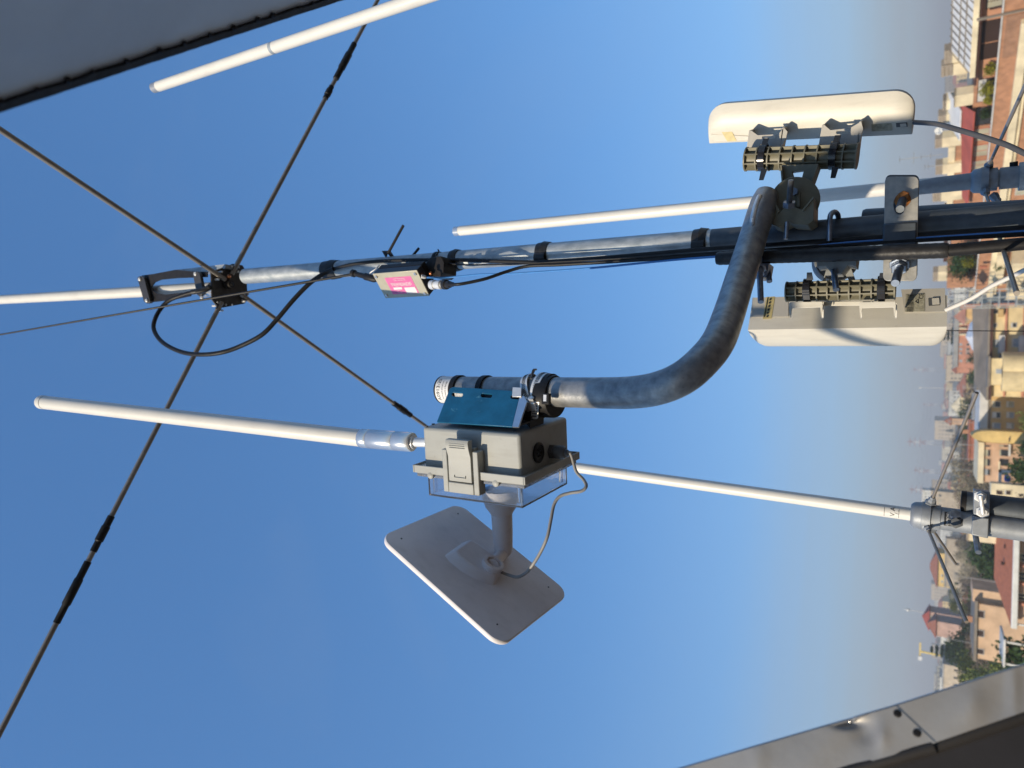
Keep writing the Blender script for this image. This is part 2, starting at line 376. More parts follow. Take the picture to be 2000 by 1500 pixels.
rt_ = MB().prism([V(-5, -6, 24.1), V(5, -6, 24.1), V(5, 5.5, 21.9), V(-5, 5.5, 21.9)], Z_ * -.3)
tag(obj('unseen_roof', rt_, mat('old roof tiles', (.17, .115, .08), .85, 0, vs=6, bump=.5, bs=14)), kind='structure')  # unseen roof, added to darken and warm the light bounced from below
cw = thing('shadow_blocker', V(-.78, -.09, 22.9), 'unseen added shadow blocker cowl on a slim pipe', 'shadow blocker')  # unseen, added to shade the pipe bend in place of a viewer's head
cp = V(-.78, -.10, 24.72)
obj('blocker_head', MB().lathe(cp, Z_, [(0, .07), (.02, .08), (.10, .085), (.17, .065), (.20, .02)], 28), galv, cw)
obj('blocker_stem', MB().tube([V(-1.9, -.9, 22.9), V(-1.9, -.9, 24.9), V(-1.5, -.6, 25.02), V(-1.1, -.32, 24.98), cp + Z_ * .13], .014, n=14), galv, cw)

# ================================================================ main mast
MASTY = 1.34
mast = thing('antenna_mast', at(2000, 424, MASTY) - V(0, 0, 1.2), 'galvanised steel mast pipe carrying the antennas, taped cables along it', 'mast')
mt, mbm = at(480, 539.6, MASTY), at(2000, 424, MASTY)
MD = (mt - mbm).normalized(); MR = .0225
mj = at(1392, 541.5 + (424 - 541.5) * (1392 - 455) / 1545., MASTY)
obj('pipe', MB().cyl(mj, mt, MR, n=40), galv, mast)
obj('shaded_pipe', MB().cyl(mbm - MD * 1.2, mj, MR, n=40), dark_shaded_st, mast)  # mast foot in a darker colour that carries the shade on it
def mpt(px, off=0., front=0.):      # point on the mast axis at that height, shifted right/front
    t = (px - 455) / 1545.; q = at(px, 541.5 + (424 - 541.5) * t, MASTY)
    return q + X_ * off - Y_ * front
for a, b in ((636, 662), (885, 899), (1054, 1076), (1357, 1384)):
    p, q = mpt(a), mpt(b)
    mb = MB()
    mb.lathe(q, p - q, [(0, MR + .002), ((p - q).length * .5, MR + .0045), ((p - q).length * .52, MR + .003), ((p - q).length, MR + .002)], 36)
    if a != 636:
        mb.band((p + q) / 2 + V(-.012, -.018, 0), MD, .0095, .0125, (p - q).length * .9, 24)
    obj('tape_wrap', mb, tape, mast)
# second pipe behind and insulated tube in front
p2 = thing('support_pipe', at(2000, 432, 1.47) - V(0, 0, 1.2), 'dark steel support pipe standing right behind the main mast', 'pipe')
a, b = at(1684, 440, 1.45), at(2000, 425, 1.45)
d = (a - b).normalized()
obj('pipe', MB().lathe(b - d * 1.2, d, [(0, .030), ((a - b).length + 1.195, .030), ((a - b).length + 1.2, .028)], 40), dark_shaded_st, p2)
ins = thing('cable_conduit', at(2000, 478, 1.24) - V(0, 0, 1.2), 'black corrugated sleeve bundling cables beside the mast foot', 'cable conduit')
a, m_, b = at(1400, 505, 1.26), at(1852, 489, 1.25), at(2000, 476, 1.25)
L1 = (a - m_).length
prof = [(0, .0105)]
mb = MB(); mb.tube([b - (m_ - b).normalized() * 1.2, b, m_], .0095, sub=1, n=20)
obj('inner_sleeve', mb, black, ins)
k = 60; pr = [(L1 * i / k, .0118 + .0004 * (i % 2)) for i in range(k + 1)]; pr[0] = (0, .0108); pr[-1] = (L1, .0105)
obj('outer_sleeve', MB().lathe(m_, a - m_, pr, 20), tape, ins)

# cables on the mast
def cable(name, pts, Y, r, m, label, cat='cable', n=10, group=None):
    P = [at(p[0], p[1], p[2] if len(p) > 2 else Y) for p in pts]
    o = obj(name, MB().tube(P, r, n=n, sub=6), m); return tag(o, label, cat, group)
cable('blue_cable', [(829, 541.5, 1.24), (845, 542, 1.25), (880, 541.5), (940, 536), (1010, 534), (1150, 524, 1.29), (1312, 508), (1420, 499.6, 1.28), (1485, 491), (1560, 485), (1625, 477), (1700, 471), (1850, 462), (2000, 452), (2100, 446)], 1.285, .0022, cableb, 'thin bright blue cable running down the mast from the small black box')
cable('coaxial_cable', [(640, 531, 1.315), (650, 526, 1.305), (680, 518, 1.30), (712, 513, 1.305), (745, 510, 1.31), (800, 508, 1.31), (855, 508, 1.31), (905, 508, 1.31), (988, 511, 1.31), (1053, 512, 1.305), (1150, 506, 1.305), (1260, 497), (1352, 489), (1420, 484), (1600, 472), (1800, 458), (2000, 445), (2100, 437)], 1.30, .0046, black, 'thick black coaxial cable taped along the galvanised mast')
cable('coaxial_cable', [(876, 555.5, 1.21), (893, 555.5, 1.20), (915, 552, 1.21), (950, 544, 1.23), (988, 531, 1.26), (1030, 520, 1.28), (1096, 517), (1231, 509), (1352, 500), (1450, 492), (1600, 482), (1800, 469), (2000, 457), (2100, 450)], 1.285, .0036, black, 'thinner black coaxial cable swinging from the small box connector onto the mast')
cable('thin_cable', [(850, 512, 1.295), (905, 517, 1.29), (1000, 516), (1100, 511), (1250, 503), (1360, 495), (1500, 487), (1700, 476), (2000, 460), (2100, 454)], 1.283, .0018, black, 'thinnest black cable lying between the two coaxial cables on the mast')
for px, py, s in ((1060, 514, 1),):
    pass

# ================================================================ ground plane antenna on the mast top
ZH = at(447, 556, MASTY).z
hub = V(at(447, 556, MASTY).x, MASTY, ZH)
gp = thing('ground_plane_antenna', at(455, 541.5, MASTY), 'white tube antenna on the mast top with black slotted bracket and four long dark radials', 'antenna')
pl = [(412, 530), (438, 522), (455, 515), (474, 518), (481, 530), (484, 585), (478, 593), (435, 601), (424, 598), (414, 585)]
obj('hub_plate', MB().prism([atz(x, y, ZH + .012) for x, y in pl], V(0, 0, .005)), mat('worn dark plate', (.075, .068, .06), .45, .2, var=.2, vs=60), gp, bev=.001)
def radial(outer, inner, name='radial'):
    O_, I_ = atz(*outer, ZH), atz(*inner, ZH); return O_, I_
R = [((-60, 213), (440, 546)), ((860, -230), (452, 537)), ((900, 881), (470, 574)), ((-120, 1664), (433, 590))]
sleeves = {1: [(658, 156, 692, 86, .0085), (640, 198, 650, 172, .0076)], 2: [(770, 785, 802, 811, .0088)], 3: [(215, 1007, 178, 1076, .0073), (170, 1096, 112, 1217, .0072)]}
for i, (o_, i_) in enumerate(R):
    O_, I_ = atz(*o_, ZH), atz(*i_, ZH)
    rd = obj('radial', MB().cyl(I_, O_, .0072 if i != 3 else .0068, n=16), rodm, gp)
    u = (O_ - I_).normalized()
    for (x0, y0, x1, y1, r) in sleeves.get(i, []):
        A = atz(x0, y0, ZH); B = atz(x1, y1, ZH); A = I_ + u * (A - I_).dot(u); B = I_ + u * (B - I_).dot(u); L_ = (B - A).length
        if r > .006: pr = [(0, r * 1.25), (L_ * .28, r * 1.25), (L_ * .30, r * 1.5), (L_ * .7, r * 1.5), (L_ * .72, r * 1.2), (L_, r * 1.2)]
        else: pr = [(0, r * 1.12), (L_, r * 1.12)]
        obj('joint_sleeve', MB().lathe(A, B - A, pr, 18), black, rd)
    # fixing clamp and screw on the plate
    mb = MB().box(I_ + u * .02, u, u.cross(Z_), Z_, .009, .007, .004); obj('clamp', mb, blackm, gp, bev=.001)
    for k in (-1, 1): obj('screw', MB().lathe(I_ + u * .022 + u.cross(Z_) * .013 * k, -Z_, [(-.012, .0033), (.004, .0033), (.0055, .002)], 10), steel, gp)
for x, y in ((432, 531), (424, 590), (473, 586), (466, 522), (441, 595), (453, 595)):
    obj('screw', MB().lathe(atz(x, y, ZH + .012), -Z_, [(-.003, .003), (.002, .003), (.0035, .0018)], 10), steel, gp)
# centre boss with the spigot
mb = MB(); cb = atz(443, 556, ZH + .01)
mb.lathe(cb, -Z_, [(-.01, .014), (.012, .014), (.014, .010), (.024, .010)], 18, ph=.2); mb.sphere(cb - Z_ * .022, .007)
obj('centre_boss', mb, blackm, gp)
mb = MB().lathe(cb + V(.02, .0, -.004), V(.3, -.4, -1), [(0, .006), (.016, .006), (.02, .003)], 12); obj('ground_screw', mb, copper, gp)
# antenna tube going up
ta, tb = at(415, 562, 1.335), at(-120, 592, 1.335)
obj('tube', MB().lathe(ta, tb - ta, [(0, .0175), (.05, .0175), (.052, .0185), ((tb - ta).length, .0185)], 36), white, gp)
obj('base_ferrule', MB().lathe(at(420, 568, 1.31), at(370, 577, 1.31) - at(420, 568, 1.31), [(0, .0145), (.03, .0145), (.031, .0155), (.06, .0155), (.066, .012)], 30), chrome, gp)
# slotted bracket and end bars
YB = 1.300
def pxp(pts, Y): return [at(x, y, Y) for x, y in pts]
outer = [(277, 538), (300, 535), (342, 527), (375, 530), (404, 531), (404, 541), (345, 543), (314, 546), (302, 551), (296, 559), (298, 568), (307, 573), (322, 575), (352, 572), (372, 570), (372, 578), (340, 585), (288, 591)]
obj('slotted_bracket', MB().prism(pxp(outer, YB), V(0, .004, 0)), blackm, gp)
bar = [(268, 543), (271, 540), (277, 538.5), (281, 542), (293, 588), (291, 591.5), (286, 592.5), (281, 589)]
o_ = obj('end_bar', MB().prism(pxp(bar, YB - .012), V(0, .012, 0)), mat('satin black bar', (.06, .055, .05), .4, .2), gp, bev=.001)
bar2 = [(376, 533), (380, 530), (386, 530), (390, 535), (397, 570), (390, 580), (384, 575)]
obj('cross_bar', MB().prism(pxp(bar2, YB - .014), V(0, .010, 0)), _m['satin black bar'], gp, bev=.001)
for x, y in ((273.5, 545.5), (287, 587), (382.5, 535), (395, 582)):
    obj('screw', MB().lathe(at(x, y, YB - .012), -Y_, [(0, .0062), (.003, .0062), (.005, .004), (.005, .0018), (.003, .0014)], 14), steel, gp)
obj('side_arm', MB().prism(pxp([(342, 527), (372, 524), (412, 519), (440, 516), (440, 524), (410, 530), (372, 536), (345, 540)], 1.325), V(0, .03, 0)), galv, gp)

# black coax loop
tag(obj('coaxial_loop', MB().tube([at(*p) for p in [(414, 560, 1.28), (405, 565, 1.27), (392, 569, 1.26), (372, 572, 1.25), (352, 578, 1.24), (332, 586, 1.23), (318, 598, 1.22), (305, 618, 1.2), (300, 640, 1.19), (310, 661, 1.18), (330, 677, 1.17), (360, 689, 1.17), (394, 692.5, 1.17), (430, 689, 1.18), (465, 678, 1.2), (510, 655, 1.22), (540, 625, 1.24), (572, 587, 1.26), (602, 556, 1.28), (625, 539, 1.29), (642, 530, 1.30), (652, 525, 1.30)]], .0062, n=14), black), 'thick black coaxial cable hanging in a wide loop below the mast top', 'cable')
ccs = MB().tube([at(410, 561, 1.275), at(396, 567, 1.265), at(374, 571, 1.25)], [.0085, .009, .0072], n=14)
tag(obj('cable_boot', ccs, tape), 'lumpy black tape boot on the coaxial connector under the mast top', 'tape boot')

# wire antenna
wa = thing('wire_antenna', at(686, 536, 1.26), 'long thin black wire stretched from the small box across the mast top', 'wire antenna')
obj('wire', MB().tube([at(-60, 664, .9), at(300, 602, 1.07), at(690, 535.5, 1.255)], [.0022, .0028, .0034], sub=4, n=8), black, wa)
i0, i1_ = at(687, 533, 1.258), at(736, 546, 1.262); dd = i1_ - i0; L_ = dd.length
obj('insulator', MB().lathe(i0, dd, [(0, .004), (.002, .0095), (.010, .0095), (.013, .0065), (L_ * .5, .0065), (L_ * .55, .009), (L_ * .9, .009), (L_, .006)], 18), black, wa)
obj('shackle', MB().tube([at(726, 545, 1.262), at(722, 535, 1.26), at(734, 525, 1.262), at(741, 518, 1.27)], .0016, sub=5, n=8), steel, wa)

# ================================================================ small black box with the pink label
tl = at(727.5, 534.4, 1.225); bl = atz(753.5, 582.4, tl.z); lat = bl - tl
trr = at(814, 534.4, 1.225); hb = abs(tl.z - trr.z)
LA = lat.normalized(); NB = LA.cross(Z_).normalized()
if NB.y > 0: NB = -NB
Wb = lat.length; TH = .055
bx = thing('transformer_box', trr, 'small black box with tan lid plate and pink label clamped to the mast', 'box')
cB = (tl + bl) / 2 - Z_ * hb / 2
obj('case', MB().box(cB - NB * (TH / 2 + .002), LA, Z_, NB, Wb / 2, hb / 2, TH / 2 - .018), blackm, bx, bev=.003)
obj('case_rim', MB().box(cB - NB * .0115, LA, Z_, NB, Wb / 2 - .0004, hb / 2 - .0004, .0095), mat('satin black case', (.04, .042, .045), .35, .1), bx, bev=.0015)
obj('lid', MB().box(cB - NB * .0005, LA, Z_, NB, Wb / 2, hb / 2, .0015), goldp, bx, bev=.001)
UL = -LA                      # letter frame: words run up the mast
lbc = cB + NB * .0011 + LA * Wb * .02 - Z_ * hb * .02
lw, lh = Wb * .33, hb * .295
lab = obj('label', MB().box(lbc, LA, Z_, NB, lw, lh, .0003), pink, bx)
ink = MB(); nn = NB
def put(txt, size, a, b): ink.text(txt, size, lbc + LA * a * lw + Z_ * b * lh, Z_, LA, nn, .0005)
put('SKIPPERWIRE', lh * 1.75 / 6.6, -.20, -.02)
put('WWW.SKIPPERWIRE.IT', .0034, -.82, -.05); put('END FED  HALF  WAVE', .0034, -.62, -.05); put('PORTABLE ANTENNA SYSTEM', .0034, .03, -.1)
put('10-20-40 M', .0036, .56, .38); put('100W PEP', .0034, .80, .38)
ink.box(lbc + LA * lw * .33 + Z_ * lh * .40 + nn * .0004, LA, Z_, nn, lw * .13, lh * .32, .0001)
ink.box(lbc + LA * lw * .62 - Z_ * lh * .50 + nn * .0004, LA, Z_, nn, lw * .34, lh * .40, .0001)
obj('label_print', ink, paper, lab)
for i in (-1, 1):
    for j in (-1, 1):
        mb = MB().lathe(cB + LA * i * (Wb / 2 - .0085) + Z_ * j * (hb / 2 - .0085), NB, [(0, .0042), (.0028, .0042), (.0042, .0028), (.0042, .0012), (.003, .001)], 16)
        obj('screw', mb, chrome, bx)
bot = trr - NB * .02
cx = at(846, 551, 1.235)
obj('socket', MB().lathe(at(843, 556, 1.235), at(872, 556, 1.225) - at(843, 556, 1.235), [(0, .011), (.012, .011), (.0125, .009), (.02, .009), (.021, .0105), (.034, .0105), (.036, .007), (.052, .006)], 20), steel, bx)
obj('cable_plug', MB().lathe(at(868, 556, 1.225), at(894, 555, 1.205) - at(868, 556, 1.225), [(0, .0112), (.010, .0108), (.012, .008), (.024, .0075), (.026, .0055), (.036, .005)], 18), tape, bx)
obj('blue_terminal', MB().lathe(at(823, 540, 1.232), at(832, 541.5, 1.24) - at(823, 540, 1.232), [(0, .0042), (.008, .0042), (.011, .0024)], 14), paper, bx)
# clamp behind with its two studs
mb = MB()
mb.prism(pxp([(840, 503), (861, 500), (867, 512), (866, 532), (858, 541), (840, 541), (828, 520)], 1.27), V(0, .05, 0))
obj('mast_saddle', mb, blackm, bx, bev=.001)
obj('terminal_screw', MB().sphere(at(841, 534, 1.262), .0042), copper, bx)
mb = MB(); mb.prism(pxp([(745.5, 490), (761, 489.5), (769, 502), (763, 503), (756, 494), (753, 503)], 1.33), V(0, .004, 0))
mb.cyl(at(758, 495, 1.33), at(788, 440, 1.33), .0036, n=12); mb.cyl(at(804, 502, 1.36), at(818, 485, 1.38), .0034, n=12)
obj('u_bolt', mb, blackm, bx)
zt = MB().tube([at(845, 521, 1.30), at(849, 503, 1.31), at(857, 492, 1.33), at(855, 487, 1.33)], .0018, sub=4, n=6); zt.tube([at(857, 492, 1.33), at(864, 494, 1.33)], .0014, sub=1, n=6)
zt.band(mpt(856), MD, MR, MR + .002, .008)
tag(obj('cable_tie', zt, black), 'black cable tie cinched round the mast just below the small box', 'cable tie')

# ================================================================ white whip antennas
def whip(name, label, top, joint_px, bot, r, ytop, ybot, capm, caplen=.02):
    A, B = at(*top, ytop), at(*bot, ybot); d = (B - A); L = d.length; u = d.normalized()
    t = thing(name, B, label, 'antenna')
    obj('tube', MB().cyl(A + u * caplen, B, r, n=32), white, t)
    obj('end_cap', MB().lathe(A, u, [(0, r * .86), (.0015, r * .98), (caplen - .001, r * .98), (caplen, r * .9)], 32), capm, t)
    return t, A, B, u
capm = mat('satin end cap', (.62, .60, .56), .3, .6)
t1, A, B, u = whip('whip_antenna', 'white vertical tube antenna crossing the top edge, grey ring at mid length', (300, 172), None, (1180, -124), .0125, 1.0, 1.0, capm, .022)
g = A + u * (at(532, 92, 1.0) - A).dot(u)
obj('ring', MB().cyl(g - u * .002, g + u * .0075, .01255, n=32), mat('grey ring', (.30, .34, .38), .5), t1)

t2, A, B, u = whip('collinear_antenna', 'white tube antenna with a chrome tip standing behind the mast', (888, 452), None, (1930, 350), .0158, 1.85, 1.85, chrome, .022)
obj('lower_sleeve', MB().lathe(at(1790, 366, 1.85), at(1902, 353.5, 1.85) - at(1790, 366, 1.85), [(0, .0172), (.2, .0196)], 32), alug, t2)
def hubcast(t, c, u, R):    # cast radial hub
    mb = MB().lathe(c, u, [(-.003, R * .8), (0, R * .95), (.004, R * 1.05), (.015, R * 1.10), (.0155, R * 1.16), (.030, R * 1.18), (.0305, R * 1.02), (.046, R * 1.0)], 32)
    return obj('radial_hub', mb, alug, t)
hc = at(1899, 354.5, 1.85); uh = (at(2000, 344, 1.85) - hc).normalized()
hubcast(t2, hc, uh, .0247)
obj('base_tube', MB().lathe(hc, uh, [(.05, .0234), (1.4, .0234)], 32), alug, t2)
for o_, i_, yo, yi in (((2060, 40), (1932, 322), 1.15, 1.84), ((1986, 573), (1925, 376), 1.02, 1.82), ((2090, 560), (1945, 388), 1.7, 1.85)):
    I_, O_ = at(*i_, yi), at(*o_, yo)
    obj('radial', MB().cyl(I_, O_, .0032 if o_[1] != 573 else .0032, n=12), rodm, t2)
    obj('radial_nut', MB().lathe(I_, (O_ - I_), [(-.012, .010), (0, .009), (.002, .0075), (.010, .0075), (.012, .005), (.018, .005)], 6), alug, t2)
obj('side_bolt', MB().cyl(at(1980, 331, 1.85), at(1980, 316, 1.845), .0085, n=6), black, t2)
obj('clamp_ring', MB().lathe(at(1990, 345, 1.85), uh, [(0, .030), (.05, .031)], 24), galv, t2)

# lower white antenna with radials
t3, A, B, u = whip('base_station_antenna', 'white tube antenna with splayed thin radials standing left of the mast', (1125, 913), None, (1790, 1006), .0125, 1.55, 1.55, chrome, .003)
hc = at(1782, 1004.5, 1.55); uh = (at(2000, 1034, 1.55) - hc).normalized()
hubcast(t3, hc, uh, .0235)
gs = obj('base_sleeve', MB().lathe(hc, uh, [(.040, .0215), (.5, .0215), (1.5, .0215)], 36), alug, t3)
for o_, i_, yo, yi in (((1908, 767), (1819, 979), 1.35, 1.54), ((1888, 1215), (1811, 1030), 1.3, 1.53), ((1866, 1101), (1820, 1033), 1.75, 1.56)):
    I_, O_ = at(*i_, yi), at(*o_, yo); u = (O_ - I_).normalized()
    obj('radial', MB().cyl(I_, O_, .0029, n=12), rodm, t3)
    obj('radial_nut', MB().lathe(I_, u, [(-.016, .011), (-.002, .010), (0, .0068), (.006, .0068), (.008, .0045), (.013, .0045)], 6), alug, t3)
# sticker outline with marks on the tube, black maker plate on the sleeve
ax_ = uh; fr = (CAM - hc); fr = (fr - ax_ * fr.dot(ax_)).normalized(); rt = (-ax_).cross(fr); rt = rt if rt.x > 0 else -rt
sc_ = at(1742, 999, 1.55)
dA = (B - A).normalized(); pa = A + dA * (sc_ - A).dot(dA)
mk = MB()
for o0, o1_ in ((-.013, -.0124), (.0124, .013)):
    pass
for t in (-.0125, .0125): mk.band(pa + dA * t, dA, .0125, .0127, .0007, 14, -.55, .95, fr)
mk.text('V A', .012, pa, rt, -dA, fr, .0003, wrap=(pa + dA * .002, .0125)); mk.text('/ .', .010, pa, rt, -dA, fr, .0003, wrap=(pa + dA * .009, .0125))
obj('sticker_print', mk, inkm, t3)
bp_ = hc + uh * .060
pl_ = MB().band(bp_, uh, .0214, .0219, .016, 16, -.62, .62, fr); plo = obj('maker_plate', pl_, inkm, gs)
mk = MB().text('DIAMOND', .0052, bp_, rt, -uh, fr, .0003, wrap=(bp_ - uh * .0025, .0219)); mk.text('ANTENNA', .003, bp_, rt, -uh, fr, .0003, wrap=(bp_ + uh * .004, .0219))
obj('plate_lettering', mk, paper, plo)
for px, py in ((1866, 997), (1866, 1031)):
    p = at(px, py, 1.528); dd = (p - (hc + uh * (p - hc).dot(uh))).normalized()
    if py < 1010: dd = (dd + fr * .6).normalized()
    else: dd = (fr + dd * .3).normalized()
    c_ = hc + uh * (p - hc).dot(uh)
    obj('side_bolt', MB().lathe(c_ + dd * .019, dd, [(0, .0125), (.003, .0125), (.0035, .0085), (.011, .0085), (.0115, .006)], 6), absd if py > 1010 else boltm, t3)
# dark bracket pipe and clamp block
p3 = thing('bracket_pipe', at(2000, 997, 1.55) - V(0, 0, .8), 'dark steel bracket pipe clamped beside the lower white antenna base', 'pipe')
a, b = at(1878, 982, 1.56), at(2010, 999, 1.56); d = (a - b).normalized()
obj('pipe', MB().cyl(b - d * .9, a, .0225, n=36), dark_shaded_st, p3)
obj('pipe_end', MB().band(a - d * .003, d, .0195, .0232, .008, 36), black, p3)
cl = [(1903, 960), (1935, 964), (1933, 1052), (1900, 1047)]
obj('clamp_block', MB().prism(pxp([(1902, 957), (1934, 961), (1933, 1010), (1901, 1005)], 1.515), V(0, .03, 0)), alug, p3, bev=.002)
obj('clamp_block', MB().prism(pxp([(1899, 1008), (1932, 1012), (1930, 1052), (1897, 1045)], 1.519), V(0, .06, 0)), alug, p3, bev=.002)
mb = MB().cyl(at(1915, 968, 1.485), at(1920, 1003, 1.495), .0035, n=12)
for x, y in ((1915, 970), (1919, 1000)): mb.lathe(at(x, y, 1.515), -Y_, [(0, .011), (.002, .011), (.0025, .0075), (.012, .0075)], 6)
obj('clamp_bolt', mb, steel, p3)
obj('clamp_bolt', MB().cyl(at(1905, 1044, 1.54), at(1911, 1079, 1.5), .0048, n=14), boltm, p3)

# thick antenna fixed on the enclosure (left of the mast)
tt, tb_ = at(78, 785, .80), at(708, 856, .955)
en_a = thing('stub_antenna', at(822, 862, .97), 'thick white capped antenna with polished collar rising from the grey box', 'antenna')
u = (tb_ - tt).normalized(); L_ = (tb_ - tt).length
obj('tube', MB().lathe(tt, u, [(.018, .0158), (L_, .0163)], 36), white, en_a)
obj('end_cap', MB().lathe(tt, u, [(0, .0125), (.002, .0150), (.005, .0162), (.0175, .0162), (.018, .0150)], 36), white, en_a)
obj('seam_ring', MB().cyl(tt + u * .0176, tt + u * .0186, .01605, n=36), inkm, en_a)
c0 = tb_; c1 = at(806, 863.5, .968); L2 = (c1 - c0).length
obj('collar', MB().lathe(c0, c1 - c0, [(-.003, .0170), (0, .0180), (.0165, .0180), (.017, .0177), (.0175, .0180), (L2 * .66, .0180), (L2 * .665, .0177), (L2 * .67, .0180), (L2 - .002, .0180), (L2, .0168), (L2, .012)], 40), chrome, en_a)
c2 = at(826, 864, .97)
obj('neck', MB().lathe(c1, c2 - c1, [(-.002, .0125), (.004, .0125), (.0045, .0085), ((c2 - c1).length + .01, .0085)], 24), steel, en_a)

# ================================================================ enclosure
yaw = math.radians(8)
Dv = V(math.sin(yaw), math.cos(yaw), 0); Lv = V(-math.cos(yaw), math.sin(yaw), 0)
O = at(1015.5, 847.5, .9); HB, DB, WB = .19, .158, .074
def E(u_, d_, l_): return O + Z_ * u_ + Dv * d_ + Lv * l_
enc = thing('equipment_enclosure', O, 'grey plastic enclosure with clear lid and side latch bolted to the bent pipe', 'enclosure')
def ebox(mb, u0, u1, d0, d1, l0, l1): return mb.box(E((u0 + u1) / 2, (d0 + d1) / 2, (l0 + l1) / 2), Z_, Dv, Lv, (u1 - u0) / 2, (d1 - d0) / 2, (l1 - l0) / 2)
obj('body', ebox(MB(), 0, HB, 0, DB, 0, WB), absg, enc, bev=.006, seg=4)
fl_ = MB(); e = .011
ebox(fl_, -e, HB + e, -e, DB + e, .066, .068)                 # flange web
for (a0, a1, b0, b1) in ((-e - .003, -e, -e - .003, DB + e + .003), (HB + e, HB + e + .003, -e - .003, DB + e + .003), (-e, HB + e, -e - .003, -e), (-e, HB + e, DB + e, DB + e + .003)):
    ebox(fl_, a0, a1, b0, b1, .0625, .0755)
ebox(fl_, -.001, HB + .001, -.001, DB + .001, .0665, .078)
obj('flange', fl_, absg, enc, bev=.0018)
# clear lid: a real hollow tray
ld = MB()
def hollow(mb, u0, u1, d0, d1, l0, l1, t):
    vs = [E(u, d, l) for l in (l0, l1) for d in (d0, d1) for u in (u0, u1)]
    vi = [E(u, d, l) for l in (l0, l1 - t) for d in (d0 + t, d1 - t) for u in (u0 + t, u1 - t)]
    mb.add(vs + vi, [(4, 5, 7, 6), (0, 1, 5, 4), (2, 6, 7, 3), (0, 4, 6, 2), (1, 3, 7, 5),
                     (12, 14, 15, 13), (8, 12, 13, 9), (10, 11, 15, 14), (8, 10, 14, 12), (9, 13, 15, 11),
                     (0, 8, 9, 1), (1, 9, 11, 3), (3, 11, 10, 2), (2, 10, 8, 0)])
hollow(ld, .003, HB - .003, .003, DB - .003, .0795, .118, .0025)
lid = obj('clear_lid', ld, clear, enc, bev=.0016)
for uu, dd_ in ((.012, .012), (HB - .012, .012), (.012, DB - .012), (HB - .012, DB - .012)):
    obj('lid_pillar', MB().cyl(E(uu, dd_, .082), E(uu, dd_, .112), .0035, n=12), clear, enc)
lr = MB(); e2 = .009
hollow(lr, -e2, HB + e2, -e2, DB + e2, .0765, .0795, .0029)
for (a0, a1, b0, b1) in ((-e2, .0005, -e2, DB + e2), (HB - .0005, HB + e2, -e2, DB + e2), (0.0008, HB - .0008, -e2, .0005), (0.0008, HB - .0008, DB - .0005, DB + e2)):
    ebox(lr, a0, a1, b0, b1, .0790, .0822)
obj('lid_rim', lr, mat('frosted clear rim', (.75, .78, .82), .12, 0, var=.05, vs=60, tr=.75, bump=.3, bs=120), enc)
# corner hinge nubs
for uu in (.040, .168):
    obj('hinge_knuckle', MB().lathe(E(uu, -.0095, .0775), -Dv, [(-.002, .006), (.004, .006), (.0055, .0035)], 18), absg, enc)
# pale inner plate seen through the lid
obj('inner_panel', ebox(MB(), .03, .165, .025, .135, .0785, .0800), mat('pale inner panel', (.55, .52, .50), .5, 0, var=.1, vs=30), enc)
# latch
lt = MB()
ebox(lt, .068, .078, -.018, 0, .030, .100); ebox(lt, .128, .138, -.018, 0, .030, .100)
ebox(lt, .0785, .1275, -.012, 0, .026, .082); ebox(lt, .0785, .1275, -.0185, -.004, .0825, .100)
ltc = obj('latch', lt, absg, enc, bev=.0014)
lh_ = MB()
prof = [(.012, -.0225), (.016, -.0245), (.026, -.0235), (.040, -.0190), (.0805, -.0190), (.0805, -.013), (.012, -.013)]
lh_.prism([E(.081, d_, l_) for l_, d_ in prof], Z_ * .044)
for k in range(3): ebox(lh_, .088, .118, -.0250, -.0235, .0175 + k * .0034, .0185 + k * .0034)
hd = obj('latch_handle', lh_, absg, ltc, bev=.001)
mb = MB(); ebox(mb, .092, .114, -.0205, -.0184, .0735, .0745); ebox(mb, .092, .0925, -.0205, -.0184, .070, .0735); ebox(mb, .1135, .114, -.0205, -.0184, .070, .0735)
obj('latch_clip', mb, absg, ltc)
# bottom face: vent, gland
mb = MB().lathe(E(0, .052, .040), -Z_, [(-.002, .0165), (.003, .0165), (.004, .0135), (.002, .012)], 28)
for k in range(6):
    a = k * math.pi / 3; mb.box(E(-.0025, .052 + math.cos(a) * .006, .040 + math.sin(a) * .006), Z_, Dv, Lv, .0015, .0012, .0012)
obj('vent_plug', mb, black, enc)
gb = E(0, .095, .047)
obj('cable_gland', MB().lathe(gb, -Z_, [(-.001, .0125), (.0065, .0125)], 6), absd, enc, bev=.0005)
obj('gland_nut', MB().lathe(gb, -Z_, [(.0065, .0098), (.009, .0098), (.0095, .0112), (.022, .0112), (.026, .0085), (.027, .0055), (.031, .005)], 14), absd, enc)

# its cable: grey in shade, pale sheath
G0 = gb - Z_ * .024
cb_ = [G0, G0 - Z_ * .012 + Lv * .001] + [at(x, y, Y) for x, y, Y in ((1125, 920, 1.0), (1139, 936, .99), (1145, 949, .98), (1136, 959, .975), (1113, 963, .97), (1093, 970, .965), (1082, 986, .96), (1076, 1015, .95), (1069, 1048, .94), (1056, 1078, .94), (1040, 1104, .94), (1027, 1119, .945), (1010, 1127, .955), (990, 1122, .965), (979, 1117, .972))]
tag(obj('power_cable', MB().tube(cb_, .0026, n=12), mat('mid grey cable sheath', (.30, .295, .285), .45, 0, var=.05, vs=60)), 'pale grey cable looping from the enclosure gland to the flat dish', 'cable')

